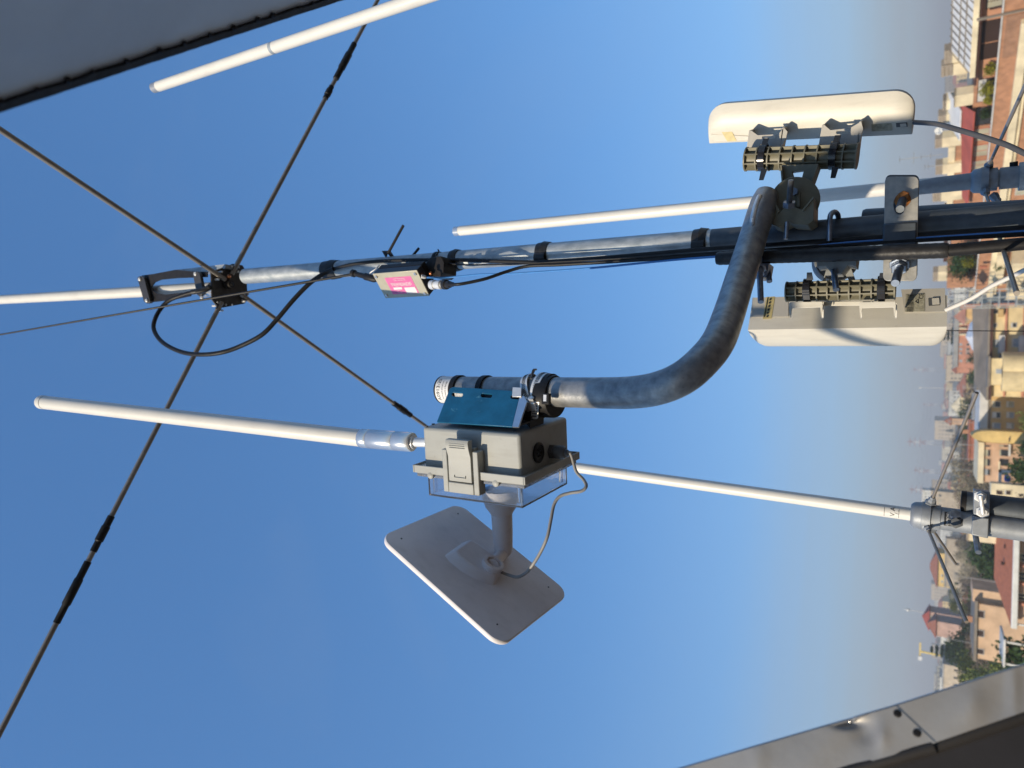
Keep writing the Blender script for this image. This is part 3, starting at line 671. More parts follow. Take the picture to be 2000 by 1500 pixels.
# ================================================================ dish
dc = CAM + V(-.344, 1.0775, .7311) * .885
bB = V(-.49505, .0581, -.86692).normalized(); aA = V(.11789, .99303, -.00077); aA = (aA - bB * aA.dot(bB)).normalized()
dn = aA.cross(bB).normalized()          # points to the back seen from below
if dn.dot(CAM - dc) < 0: dn = -dn
hl, hs = .149 * .885, .1221 * .885
dish = thing('satellite_dish', dc, 'flat pale rectangular dish tilted on a short arm left of the enclosure', 'satellite dish')
def rr_poly(hx, hy, r, n=8):
    out = []
    for cx_, cy_, a0 in ((hx - r, hy - r, 0), (-hx + r, hy - r, 90), (-hx + r, -hy + r, 180), (hx - r, -hy + r, 270)):
        for k in range(n + 1):
            a = math.radians(a0 + 90 * k / n); out.append((cx_ + r * math.cos(a), cy_ + r * math.sin(a)))
    return out
def DP(x, y, h=0): return dc + bB * x + aA * y + dn * h
def dish_sheet():
    # rounded slab: rings from the rim inwards on the back, gently dished
    mb = MB(); rings = [(1.0, -.0045), (1.0, -.001), (.993, .0005), (.9, .0012), (.7, .0022), (.45, .0036), (.25, .0042)]
    base = rr_poly(hl, hs, .024); m = len(base); vs = []; fs = []
    for s_, h in rings: vs += [DP(x * s_, y * s_, h) for x, y in base]
    for i in range(len(rings) - 1):
        for k in range(m): fs.append((i * m + k, i * m + (k + 1) % m, (i + 1) * m + (k + 1) % m, (i + 1) * m + k))
    fs.append(tuple((len(rings) - 1) * m + k for k in range(m)))
    r2 = [(1.0, -.0045), (.996, -.0072), (.985, -.0084)]; o_ = len(vs)
    for s_, h in r2[1:]: vs += [DP(x * s_, y * s_, h) for x, y in base]
    for k in range(m): fs.append((k, (k + 1) % m, o_ + (k + 1) % m, o_ + k)); fs.append((o_ + k, o_ + (k + 1) % m, o_ + m + (k + 1) % m, o_ + m + k))
    fs.append(tuple(o_ + m + k for k in range(m)))
    return mb.add(vs, fs)
obj('panel', dish_sheet(), dishm, dish, ang=50)
for x, y in ((-hl + .022, -hs + .03), (-hl + .022, hs - .03), (hl - .03, hs - .028), (hl - .03, -hs + .028)):
    obj('screw_hole', MB().lathe(DP(x, y, .0009), dn, [(0, .0015), (.0012, .0015)], 10), inkm, dish)
# raised hub: curved shoulder
hubp = [(-.045, -.042), (-.03, -.046), (-.005, -.045), (.02, -.038), (.04, -.026), (.048, -.018), (.040, .012), (.034, .03), (-.034, .028), (-.052, .02)]
base = [DP(x, y, .002) for x, y in hubp]; topc = [DP(x * .80 + .002, y * .80 + .002, .019) for x, y in hubp]
mb = MB(); m = len(hubp)
mb.add(base + topc, [tuple((k, (k + 1) % m, m + (k + 1) % m, m + k)) for k in range(m)] + [tuple(m + k for k in range(m))])
obj('rear_hub', mb, dishm, dish, bev=.003, seg=3)
nk = DP(.017, -.006, .014)
jc = at(960, 1108, .965)
# put the knurled nut on the hub surface under its pixel
r = ray(961, 1106); jc = CAM + r * ((dc + dn * .020 - CAM).dot(dn) / r.dot(dn))
pe = at(982, 1078, jc.y - .0 + 0); 
ps = E(.095, .085, .118)
pe = ps + Lv * .0
# arm runs straight out of the lid along Lv
tproj = lambda q: None
def pxof(q):
    dq = q - CAM; d_ = dq.dot(VIEW); return 1000 + F * dq.dot(IX) / d_, 750 - F * dq.dot(IY) / d_
ps = E(.094, .082, .121)
best = min((abs(pxof(ps + Lv * (k * .002))[1] - 1086), k) for k in range(5, 110))[1]; armL = best * .002
axs = Lv.copy()
armd = thing('dish_arm', ps, 'short grey plastic tube arm joining the clear lid to the flat dish', 'mounting arm')
obj('base_cone', MB().lathe(ps, axs, [(-.002, .031), (.012, .031), (.026, .0275), (.036, .0205), (.040, .0188)], 36), dishm, armd, ang=60)
obj('tube', MB().lathe(ps, axs, [(.038, .0182), (armL * .6, .0176), (armL * .86, .0162), (armL * .93, .0152), (armL * .98, .011), (armL, .004)], 36), dishm, armd, ang=60)
kn = ps + axs * (armL * .93)
obj('neck', MB().lathe(kn, jc - kn, [(-.012, .0105), (0, .0105), ((jc - kn).length - .004, .0088), ((jc - kn).length, .012)], 24), dishm, armd)
mb = MB().lathe(jc, dn, [(-.002, .0165), (.001, .0175), (.009, .0175), (.0095, .0155), (.0095, .0125), (.003, .0125)], 60)
for k in range(36):
    a = k * math.pi / 18; q = bB * math.cos(a) + aA * math.sin(a); mb.box(jc + q * .0176 + dn * .005, q, q.cross(dn), dn, .0006, .0007, .004)
obj('knurled_nut', mb, dishm, armd)

# ================================================================ bent arm pipe
path = [(1497, 378, 1.275), (1490, 402, 1.262), (1472, 460, 1.235), (1445, 545, 1.14), (1422, 618, 1.05), (1402, 668, .985), (1372, 706, .945), (1335, 737, .925), (1290, 757, .925), (1240, 766, .935), (1180, 767.5, .95), (1050, 765, .97), (950, 762.5, .98), (866, 761, .985)]
PP = [at(*p) for p in path]
arm = thing('bent_mounting_pipe', PP[7], 'bent dull zinc pipe reaching from the mast to hold the enclosure', 'pipe')
obj('pipe', MB().tube(PP, [.0185, .0230] + [.0235] * (len(PP) - 2), n=40, sub=8), zinc, arm, ang=60)
TA = (at(866, 761, .985) - at(1050, 765, .97)); TU = TA.normalized(); TC = at(866, 761, .985)
obj('end_rim', MB().band(TC, TU, .021, .0246, .003, 40), black, arm)
def tp(px, f=0): # point on the straight top part
    return at(866 + (px - 866), 761 + (px - 866) * 4 / 184., .985 - (px - 866) * .015 / 184.)
frp = (CAM - TC); frp = (frp - TU * frp.dot(TU)).normalized(); rtp = TU.cross(frp)
rtp = rtp if rtp.x > 0 else -rtp
stk = MB().band(tp(880) , TU, .0240, .0244, (tp(868) - tp(894)).length, 26, -1.35, 1.35, frp)
st = obj('sticker', stk, paper, arm)
mk = MB()
mk.text('A0913-25', .0105, TC, rtp, TU, frp, .0003, wrap=(tp(873.5), .0244))
mk.text('www.pali-zincati.com', .0040, TC, rtp, TU, frp, .0003, wrap=(tp(881), .0244))
mk.text('struttura e fissaggi', .0042, TC, rtp, TU, frp, .0003, wrap=(tp(887), .0244))
obj('sticker_print', mk, inkm, st)
# slot with u-bolt near the pipe end
ubp = MB().tube([at(1470, 438, 1.19), at(1470, 428, 1.17), at(1475, 405, 1.195), at(1482, 386, 1.215), at(1484, 384, 1.23)], .0042, n=12)
tag(obj('u_bolt', ubp, steel), 'shiny u-bolt looped over the flattened end of the bent pipe', 'u-bolt')
mb = MB()
mb.cyl(at(1483, 505, 1.24), at(1486, 590, 1.2), .0050, n=16); mb.cyl(at(1497, 505, 1.28), at(1503, 550, 1.26), .0048, n=16)
mb.lathe(at(1482, 524, 1.235), at(1486, 590, 1.2) - at(1482, 524, 1.235), [(0, .013), (.003, .013), (.0035, .009), (.013, .009)], 6)
mb.prism(pxp([(1470, 514), (1502, 514), (1498, 536), (1490, 543), (1472, 542)], 1.25), V(0, .04, 0))
tag(obj('u_bolt', mb, boltm), 'blue grey threaded u-bolt ends with nuts poking out below the mast', 'u-bolt')
ub = MB().tube([at(1620, 470, 1.29), at(1620.5, 440, 1.285), at(1622, 421, 1.29), at(1629, 414, 1.31), at(1636, 419, 1.33), at(1638, 432, 1.35)], .0045, n=12)
tag(obj('u_bolt', ub, boltm), 'rounded dark u-bolt wrapped over the mast beside the slotted plate', 'u-bolt')

# straps on the top part and hose clamps
def ring_on(px, w, ri, ro_, tilt=0., name='x', slots=False):
    pass
for i, (px, a) in enumerate(((898, .12), (950, .12))):
    c = tp(px) + V(.0, 0, 0); ax = (TU + rtp * a * 0 + frp * .0).normalized()
    mb = MB().band(c - frp * .0, ax, .0243, .0262, .011, 40)
    # tongue down into the bracket slot
    q = [c + rtp * -.0245 * 0.97 + frp * .006, c - rtp * .026 + frp * .014 - TU * .001, c - rtp * .030 + frp * .016 - TU * .004]
    o_ = obj('strap', mb, black, bev=.0006); tag(o_, 'black rubber strap round the pipe, %s' % ('next to the white sticker' if i == 0 else 'half way along the blue bracket'), 'strap')
def hose_clamp(c, ax, R0, w, label, scr):
    t = thing('hose_clamp', c, label, 'hose clamp')
    ax = ax.normalized(); obj('band', MB().band(c, ax, R0, R0 + .0009, w, 64), steel, t)
    d, u0, w0 = ax, None, None
    u0 = (frp - ax * frp.dot(ax)).normalized(); w0 = ax.cross(u0); mb = MB()
    for k in range(-15, 16):
        a = k * .105; e_ = u0 * math.cos(a) + w0 * math.sin(a); t_ = ax.cross(e_); dr = (t_ + ax * .35).normalized()
        mb.box(c + e_ * (R0 + .0010), dr.cross(e_), dr, e_, w * .24, .0006, .0003)
    obj('worm_slots', mb, inkm, t)
    e_ = u0 * math.cos(scr) + w0 * math.sin(scr); t_ = ax.cross(e_).normalized()
    mb = MB().box(c + e_ * (R0 + .006), t_, ax, e_, .0085, w * .62, .006)
    h = obj('screw_housing', mb, steel, t, bev=.0015)
    mb = MB().lathe(c + e_ * (R0 + .0065) + t_ * .008, t_, [(0, .0058), (.006, .0058), (.007, .004), (.006, .001)], 6); obj('screw', mb, steel, h)
    return t, e_
frc = frp
hose_clamp(tp(1041), TU + frp * .10 - rtp * .30, .0282, .0130, 'stainless hose clamp tilted across the pipe, nearer the blue bracket', -.75)
hose_clamp(tp(1062), TU + rtp * .10 + frp * .05, .0300, .0135, 'stainless hose clamp set square on the pipe, nearer the bend', -.62)
rb = MB().band(tp(1068), TU, .0243, .0292, .024, 40)
rb.lathe(tp(1086) - rtp * .007, TU, [(0, .033), (.003, .034), (.022, .034), (.026, .030)], 40)
tag(obj('rubber_pad', rb, black), 'black rubber packing wrapped on the pipe under the hose clamps', 'rubber pad')
tl_ = MB().tube([tp(1052) + rtp * .020 + frp * .022, tp(1047) + rtp * .034 + frp * .010, tp(1043) + rtp * .036 - frp * .005], .0016, sub=4, n=8)
for k in range(5):
    tl_.tube([tp(1046) + rtp * .022 + frp * .018, tp(1043 + k) + rtp * .030 + frp * .008, tp(1040 + k * 2) + rtp * (.034 + .002 * (k % 2)) + frp * (-.002 + .002 * k)], .0006, sub=3, n=5)
tag(obj('frayed_wire', tl_, absd), 'short frayed dark wire end sticking up behind the hose clamps', 'wire')
# hanging clamp tail
ta_ = at(1047, 785, .935); tb2 = at(1044, 816, .945); dd = (tb2 - ta_); ww = TU
tail = MB().prism([ta_ - ww * .0065, ta_ + ww * .0065, tb2 + ww * .0065, tb2 + ww * .004 + dd * .08, tb2 - ww * .004 + dd * .08, tb2 - ww * .0065], frp * .0008)
ct = thing('clamp_tail', ta_, 'perforated steel clamp tail hanging over the black bracket opening', 'hose clamp')
obj('strip', tail, steel, ct)
mb = MB()
for k in range(6): mb.box(ta_.lerp(tb2, .1 + k * .16) + frp * .0010, ww, dd, frp, .0040, .0008, .0004)
obj('worm_slots', mb, inkm, ct)
blk = thing('strap_buckle', tp(1071) + frp * .03, 'square black buckle with a small steel window on the rear clamp', 'buckle')
bc_ = at(1067, 779, .925)
obj('frame', MB().box(bc_, TU, rtp, frp, .0068, .0085, .0035), black, blk, bev=.001)
obj('plate', MB().box(bc_ + frp * .0032 + rtp * .0012, TU, rtp, frp, .0026, .0050, .001), steel, blk)

# ================================================================ blue bracket: trapezoid channel between pipe and enclosure
bk = thing('blue_bracket', E(.08, .05, -.02), 'chipped blue painted metal bracket with bare cut end between pipe and enclosure', 'bracket')
lo0, lo1 = E(.150, .006, -.001), E(.004, .002, -.001)
b_fr = [at(852, 826, .905), at(1012, 834.5, .899), at(1029, 782, .925), at(1026, 768, .93), at(882, 756, .955), at(878, 762, .95)]
pn = (b_fr[1] - b_fr[0]).cross(b_fr[2] - b_fr[0]).normalized()
if pn.dot(CAM - b_fr[0]) < 0: pn = -pn
def bpt(px, py):      # point on the bracket's face plane
    r = ray(px, py); return CAM + r * ((b_fr[0] - CAM).dot(pn) / r.dot(pn))
def slot(px, py, w=11, h=4.2, tilt=.05):
    out = []
    for k in range(12):
        a = 2 * math.pi * k / 12; sx = (w - h) * (1 if math.cos(a) > 0 else -1); x, y = sx + h * math.cos(a), h * math.sin(a)
        out.append(bpt(px + x - tilt * y, py + y + tilt * x))
    return out
outl = [(853, 824), (1000, 833.5), (1014, 777), (1020, 769), (1014, 764), (886, 755.5), (880, 757.5), (877, 762)]
face = MB().prism([bpt(x, y) for x, y in outl], -pn * .003, holes=[slot(893, 770.5), slot(950, 772.5), slot(1008 - 2, 775.5, 9)])
obj('painted_face', face, blue, bk, bev=.0008)
obj('bare_edge', MB().prism([bpt(x, y) for x, y in [(1000.3, 833.5), (1012.5, 834), (1029, 784), (1023, 773), (1014.3, 777)]], -pn * .0032), alu, bk)
obj('bare_edge', MB().prism([bpt(x, y) + pn * .0005 for x, y in [(1002, 757), (1019, 758), (1019, 776), (1001, 776)]], pn * .0012), steel, bk, bev=.0006)
bb = MB(); back = []
q0, q1 = bpt(853, 824), bpt(1011, 834)
tq0, tq1 = bpt(884, 757), bpt(1020, 768)
# rear leaf mirrored behind, base plate on the enclosure
off = Dv * .085
bb.prism([q0 + off * 1.25, q1 + off * 1.25, tq1 + off * .55 + X_ * .002, tq0 + off * .55], Dv * .003)
bb.prism([q0 + Dv * .004, q1 + Dv * .004, q1 + off * 1.25, q0 + off * 1.25], X_ * .003)
obj('rear_leaf', bb, blackm, bk)
mb = MB()
for k in range(9): mb.box(E(.006 + .0016 * k, .062, .0) + X_ * (.010 + .0015 * k), X_, Dv, Z_, .009, .022, .0005)
obj('louvre', mb, black, bk)
for x, y in ((846, 829), (1005, 843), (833, 833.5)):
    r = ray(x, y); p = CAM + r * ((E(0, 0, 0) - CAM).dot(Lv) / r.dot(Lv)); obj('rivet', MB().lathe(p, -Lv, [(0, .003), (.0015, .003)], 10), absd, bk)

# ================================================================ sector antennas
def extrude_profile(mb, prof, o, ex, ey, ez, zs):
    """prof list of (x,y); zs list of (z, scale_x, scale_y, shift_y)"""
    m = len(prof); vs = []; fs = []
    for z, sx, sy, sh in zs: vs += [o + ex * (sh + (x - sh) * sx) + ey * (y * sy) + ez * z for x, y in prof]
    for i in range(len(zs) - 1):
        for k in range(m): fs.append((i * m + k, i * m + (k + 1) % m, (i + 1) * m + (k + 1) % m, (i + 1) * m + k))
    fs += [tuple(reversed(range(m))), tuple((len(zs) - 1) * m + k for k in range(m))]
    return mb.add(vs, fs)
def zrange(hz, r=.03):
    out = []
    for k in range(7):
        a = math.pi / 2 * k / 6; out.append((-hz + r * (1 - math.sin(a)), 1 - .0 * k, 1 - .55 * (1 - math.cos(a - math.pi / 2)) * 0, 0))
    return out
def sector(label, top, bot, Y, aim, halfw, depth, back_off, group, expo=.8, rx=0.):
    A, B = at(*top, Y), at(*bot, Y); c = (A + B) / 2; ez = (A - B).normalized(); hz = (A - B).length / 2
    ey = aim.normalized(); ey = (ey - ez * ey.dot(ez)).normalized(); ex = ez.cross(ey).normalized()
    t = thing('sector_antenna', B, label, 'antenna', group)
    prof = [(-halfw + 2 * halfw * k / 12, -back_off * (1 - (k / 6 - 1) ** 2)) for k in range(13)]; n = 24
    for k in range(n + 1):
        a = math.pi * k / n; x = halfw * math.copysign(abs(math.cos(a)) ** expo, math.cos(a)); prof.append((x, .006 + (depth - .006) * abs(math.sin(a)) ** expo))
    r = .024 if rx == 0 else .036; zs = []
    for k in range(9):
        a = math.pi / 2 * k / 8; s_ = 1 - (1 - math.sin(a)) * .62; zs.append((-hz + r * (1 - math.cos(a)), 1 - (1 - math.sin(a)) * rx, s_, halfw if ex.x < 0 else -halfw))
    zs = zs + [(-z, a, b, c_) for z, a, b, c_ in reversed(zs)]
    obj('radome', extrude_profile(MB(), prof, c, ex, ey, ez, zs), cream, t, ang=40)
    return t, c, ex, ey, ez, hz
up, c, ex, ey, ez, hz = sector('cream sector antenna above the mast, aimed away, shadow of the cables across it', (1384, 243), (1786, 219), 1.40, V(.58, .815, 0), .0385, .040, .011, 'sector antennas', .9, .45)
exl = ex if ex.y < 0 else -ex           # towards the camera
# back strip, labels, port on the upper one
def pick(px, py, o, nrm):
    r = ray(px, py); return CAM + r * ((o - CAM).dot(nrm) / r.dot(nrm))
def decal(name, quad, o, nrm, m, parent, lift=.0006, th=.0006):
    P = [pick(x, y, o, nrm) for x, y in quad]; s = 1 if nrm.dot(CAM - o) > 0 else -1
    return obj(name, MB().prism([p + nrm * s * lift for p in P], nrm * s * th), m, parent)
bo = c - ey * .0075
decal('rear_cover', [(1388, 262), (1466, 266), (1466, 273), (1396, 276.5)], bo, ey, creamd, up)
decal('serial_label', [(1408, 254), (1428, 252.5), (1439, 274.5), (1421, 275.5)], bo, ey, yel, up, .0014)
decal('rating_label', [(1702, 238), (1741, 236), (1743, 254), (1703, 256)], bo, ey, mat('aged rating label', (.42, .40, .30), .5, 0, var=.2, vs=160), up, .0014)
pt = decal('port_recess', [(1750, 239.5), (1772, 238.5), (1773, 247), (1751, 248)], bo, ey, absd, up, .0014)
decal('port_latch', [(1758, 241), (1770, 240), (1771, 246), (1759, 247)], bo, ey, creamd, up, .0026)

low, c2_, ex2, ey2, ez2, hz2 = sector('cream sector antenna below the mast with its labelled back towards the viewer', (1465, 617), (1850, 607), 1.375, V(-.46, .888, 0), .0315, .092, 0, 'sector antennas', .75, .0)
bo2 = c2_ - ey2 * .0005
decal('rear_cover', [(1470, 582), (1540, 580), (1540, 619), (1467, 620)], bo2, ey2, creamd, low)
decal('rear_cover', [(1760, 566), (1846, 563.5), (1847, 609), (1767, 611)], bo2, ey2, creamd, low)
sl_ = decal('serial_label', [(1497, 581), (1514, 580), (1507, 623), (1490, 624)], bo2, ey2, yel, low, .0014)
mk = MB()
for k in range(6):
    x, y = 1503.5 - k * 1.15, 585 + k * 6.6; P = [pick(a, b, bo2, ey2) - ey2 * .0030 for a, b in ((x, y), (x + 3.6, y - .2), (x + 3, y + 3), (x - .6, y + 3.2))]; mk.prism(P, -ey2 * .0003)
mk.prism([pick(a, b, bo2, ey2) - ey2 * .0030 for a, b in ((1499.5, 583), (1501, 583), (1494, 621), (1492.5, 621))], -ey2 * .0002)
obj('label_print', mk, inkm, sl_)
rl_ = decal('rating_label', [(1769, 577), (1806, 574.5), (1806, 609), (1768, 610)], bo2, ey2, _m['aged rating label'], low, .0014)
mk = MB(); lo_ = pick(1787, 592, bo2, ey2) - ey2 * .0028
ax2 = (ex2 if ex2.x > 0 else -ex2); up2 = ez2 if ez2.z > 0 else -ez2
mk.text('CE', .010, pick(1799.5, 580, bo2, ey2), ax2, up2, -ey2, .0024)
for k in range(5): mk.text('MODEL 5GHZ 24V 0.3A', .0034, pick(1773 + k * 2.6, 594, bo2, ey2), ax2, up2, -ey2, .0024)
tri = [pick(a, b, bo2, ey2) - ey2 * .0024 for a, b in ((1787, 590), (1794, 585.5), (1794, 595))]; tri2 = [pick(a, b, bo2, ey2) - ey2 * .0024 for a, b in ((1789, 590), (1793, 587.3), (1793, 593))]
mk.prism(tri, -ey2 * .0002, [tri2])
mk.text('MADE WITH CARE 2019', .003, pick(1801, 596, bo2, ey2), ax2, up2, -ey2, .0024) if False else None
obj('label_print', mk, inkm, rl_)
decal('port_recess', [(1813, 584), (1835, 582.5), (1836, 597), (1814, 598.5)], bo2, ey2, absd, low, .0014)
decal('port_latch', [(1820, 585), (1834, 584), (1835, 596), (1821, 597)], bo2, ey2, cream, low, .003)

# mounts: ribbed half tube, white fins on the radome, ball joint to the mast
def lattice(name, label, x0, x1, ya, yb, Y, rows, cols, slope, parent_cat='mount', lit=None):
    """ribbed tube: px range x0..x1, py range ya..yb at the left end, slope dy/dx"""
    t = thing(name, at((x0 + x1) / 2, yb, Y), label, parent_cat, 'ribbed antenna mounts')
    mb = MB(); A, B = at(x0, (ya + yb) / 2, Y), at(x1, (ya + yb) / 2 + slope * (x1 - x0), Y); d = (B - A); L = d.length; d.normalize()
    hw = ((at(x0, yb, Y) - at(x0, ya, Y)).length / 2)
    fr_ = (CAM - (A + B) / 2); fr_ = (fr_ - d * fr_.dot(d)).normalized(); sd_ = d.cross(fr_)
    mb.cyl(A, B, hw * .62, n=24)                       # core
    for k in range(cols + 1): mb.lathe(A + d * (L * k / cols - .0012), d, [(0, hw), (.0024, hw)], 32)
    for k in range(rows * 2 + 2):
        a = math.pi * 2 * (k + .5) / (rows * 2 + 2); e_ = fr_ * math.cos(a) + sd_ * math.sin(a)
        mb.box((A + B) / 2 + e_ * hw * .78, d, e_.cross(d), e_, L / 2, .0010, hw * .21)
    obj('ribbed_tube', mb, olive, t)
    return t, A, B, d, hw, fr_, sd_
mu, A, B, d, hw, fr_, sd_ = lattice('ribbed_mount', 'olive ribbed tube mount holding the upper sector antenna above the bent pipe', 1458, 1674, 288, 334, 1.352, 3, 9, -.028)
def mstrap(px, py, Y, d, hw, fr_, sd_, tail, label, dirn, off=0):
    c_ = at(px, py, Y); mb = MB().band(c_, d, hw + .0005, hw + .0024, .0115, 40)
    o1_ = c_ + fr_ * (hw * .6) + sd_ * 0
    t0 = at(px + tail[0], py + tail[1], Y - .02); t1 = at(px + tail[2], py + tail[3], Y - .025)
    ax = d; mb.prism([t0 - ax * .0055, t0 + ax * .0055, t1 + ax * .004, t1 - ax * .004], fr_ * .002)
    c2 = at(px + dirn[0], py + dirn[1], Y - .01); dd_ = c2 - (c_ + fr_ * hw)
    mb.prism([c_ + fr_ * (hw + .001) - ax * .0058, c_ + fr_ * (hw + .001) + ax * .0058, c2 + ax * .005, c2 - ax * .005], fr_ * .0018)
    return tag(obj('mount_strap', mb, mat('glossy black strap', (.02, .02, .024), .16, 0, var=.1, vs=40)), label, 'strap')
mstrap(1491, 308, 1.352, d, hw, fr_, sd_, (2, 22, -4, 44), 'glossy black strap round the upper ribbed mount, end nearer the bent pipe', (6, -38))
mstrap(1629, 304, 1.352, d, hw, fr_, sd_, (3, 22, -2, 44), 'glossy black strap round the upper ribbed mount, end nearer the cable', (8, -40))
fins = MB()
def fin(mb, poly, Y, th, holes=()): mb.prism(pxp(poly, Y), V(0, th, 0), [pxp(h, Y) for h in holes])
def hslot(x, y, w=13, h=3.6, sl=-.06):
    return [(x + (w - h) * (1 if math.cos(a) > 0 else -1) + h * math.cos(a), y + h * math.sin(a) + sl * ((w - h) * (1 if math.cos(a) > 0 else -1) + h * math.cos(a))) for a in [2 * math.pi * k / 12 for k in range(12)]]
fin(fins, [(1466, 254), (1480, 264), (1520, 262), (1531, 249), (1538, 257), (1535, 270), (1525, 289), (1461, 292), (1463, 275)], 1.368, .004, [hslot(1501, 268)])
fin(fins, [(1609, 243), (1622, 254), (1660, 250), (1682, 237), (1686, 252), (1677, 284), (1601, 285), (1605, 262)], 1.368, .004, [hslot(1646, 258)])
for x0, y0, x1, y1 in ((1466, 254, 1461, 292), (1531, 249, 1525, 289), (1609, 243, 1602, 285), (1682, 237, 1677, 284)):
    a_0, a_1 = at(x0, y0, 1.368), at(x1, y1, 1.368); fins.prism([a_0, a_1, a_1 + V(.0, .03, 0), a_0 + V(.02, .05, 0)], V(0, 0, .003))
islands('mounting_fin', fins, creamd, up, bev=.0005)
# A-frame leg and ball joint, wedge clamp
aj = thing('ball_joint_bracket', at(1550, 410, 1.29), 'olive plastic swivel bracket joining the upper ribbed mount to the mast', 'bracket')
obj('a_frame', MB().prism(pxp([(1524, 322), (1598, 320), (1596, 330), (1580, 368), (1528, 368)], 1.325), V(0, .012, 0), [pxp([(1547, 335), (1570, 332), (1566, 347), (1551, 348)], 1.325)]), olive, aj, bev=.001)
for x0, y0, x1, y1 in ((1525, 322, 1529, 368), (1597, 320, 1580, 368)):
    mb = MB().prism(pxp([(x0 - 1.5, y0), (x0 + 1.5, y0), (x1 + 1.5, y1), (x1 - 1.5, y1)], 1.312), V(0, .03, 0))
    obj('frame_flange', mb, olive, aj)
dk = at(1553, 391, 1.285)
obj('swivel_disc', MB().lathe(dk, -Y_ + V(0, 0, -.3), [(-.03, .041), (0, .041), (.002, .040)], 48), olive, aj, bev=.0006)
obj('wedge_clamp', MB().prism(pxp([(1508, 390), (1512, 392), (1522, 414), (1531, 407), (1551, 404), (1566, 410), (1588, 383), (1590, 386), (1589, 431), (1577, 439), (1549, 437), (1541, 433), (1520, 443), (1507, 438)], 1.262), V(0, .05, 0)), olive, aj, bev=.0012)
mb = MB(); fin(mb, [(1557, 383), (1559, 372), (1562, 374), (1562, 404), (1556, 404)], 1.275, .006); fin(mb, [(1566, 410), (1588, 383), (1590, 386), (1569, 412)], 1.257, .006); fin(mb, [(1508, 390), (1511, 388), (1523, 412), (1519, 415)], 1.257, .006)
obj('web', mb, olive, aj)
obj('bolt', MB().lathe(at(1541, 404, 1.25), at(1545, 352, 1.225) - at(1541, 404, 1.25), [(0, .0105), (.009, .0105), (.0095, .0045), ((at(1541, 404, 1.25) - at(1545, 352, 1.225)).length, .0045)], 6), boltm, aj)
thr = MB(); a_0, a_1 = at(1541.5, 398, 1.247), at(1545, 352, 1.225); thr.lathe(a_0, a_1 - a_0, [((a_1 - a_0).length * k / 40, .0050 if k % 2 else .0044) for k in range(41)], 14); obj('bolt_thread', thr, absd, aj)
a_0, a_1 = at(1537, 434, 1.25), at(1535, 467, 1.245)
obj('bolt', MB().lathe(a_0, a_1 - a_0, [((a_1 - a_0).length * k / 24, .0040 if k % 2 else .0035) for k in range(25)], 14), boltm, aj)
obj('nut', MB().lathe(at(1551, 375, 1.27), -Y_, [(-.004, .007), (.004, .007)], 6), boltm, aj)

ml, A, B, d, hw, fr_, sd_ = lattice('ribbed_mount', 'grey ribbed tube mount holding the lower sector antenna below the mast', 1537, 1748, 550, 590, 1.315, 3, 10, -.03)
mstrap(1577, 567, 1.315, d, hw, fr_, sd_, (5, -20, 4, -35), 'glossy black strap round the lower ribbed mount, end nearer the pipe stubs', (0, 26))
mstrap(1722, 563, 1.315, d, hw, fr_, sd_, (2, -20, 2, -30), 'glossy black strap round the lower ribbed mount, end nearer the slotted plate', (0, 26))
fins = MB()
for x0, x1 in ((1541, 1606), (1678, 1749)): fin(fins, [(x0, 593), (x0 + 3, 590), (x1, 589), (x1 + 1, 598), (x1 - 2, 620), (x1 - 4, 600), (x0 + 6, 602), (x0 + 2, 621)], 1.295, .004)
for x in (1543, 1605, 1680, 1748): 
    a_0 = at(x, 592, 1.295); a_1 = at(x, 620, 1.315); fins.prism([a_0, a_1, at(x, 622, 1.35), at(x, 596, 1.34)], V(0, 0, -.003))
fin(fins, [(1541, 590), (1749, 588), (1749, 596), (1541, 598)], 1.33, .004)
islands('mounting_fin', fins, cream, low, bev=.0004)
bj = thing('ball_joint_bracket', at(1635, 520, 1.25), 'grey plastic swivel bracket joining the lower ribbed mount to the mast', 'bracket')
gr = mat('grey glass nylon', (.30, .31, .30), .5, 0, var=.06, vs=60)
obj('a_frame', MB().prism(pxp([(1615, 522), (1660, 518), (1675, 560), (1667, 561), (1650, 535), (1612, 538), (1608, 562), (1603, 562)], 1.315), V(0, .012, 0)), gr, bj)
obj('swivel_disc', MB().lathe(at(1634, 508, 1.355), -Y_ + V(0, 0, -.3), [(-.03, .037), (0, .037), (.002, .036)], 48), gr, bj)
obj('wedge_clamp', MB().prism(pxp([(1593, 500), (1675, 497), (1672, 520), (1657, 517), (1643, 534), (1625, 535), (1613, 520), (1596, 522)], 1.275), V(0, .04, 0)), gr, bj, bev=.001)
obj('bolt', MB().cyl(at(1629, 528, 1.272), at(1633, 566, 1.25), .0050, n=14), boltm, bj)

# slotted mast plate
pp = thing('slotted_plate', at(1760, 450, 1.29), 'galvanised slotted clamp plate bolted across the mast with a rusty washer', 'plate')
platm = mat('spangled zinc plate', (.52, .50, .45), .5, .45, vs=70, col2=(.36, .36, .34), bump=.2, bs=240)
def rrect(x0, x1, y0, y1, r, sk):
    out = []
    for cx_, cy_, a0 in ((x1 - r, y1 - r, 0), (x0 + r, y1 - r, 90), (x0 + r, y0 + r, 180), (x1 - r, y0 + r, 270)):
        for k in range(5): a = math.radians(a0 + 22.5 * k); out.append((cx_ + r * math.cos(a) - sk * (cy_ + r * math.sin(a) - 345), cy_ + r * math.sin(a)))
    return out
hole = [(1757 + 11 * math.cos(a), 397 + (17 if math.sin(a) < 0 else 20) * math.sin(a) * .8) for a in [2 * math.pi * k / 14 for k in range(14)]]
poly = rrect(1728.5, 1794.5, 344.5, 548.5, 10, .02)
Yp = 1.288
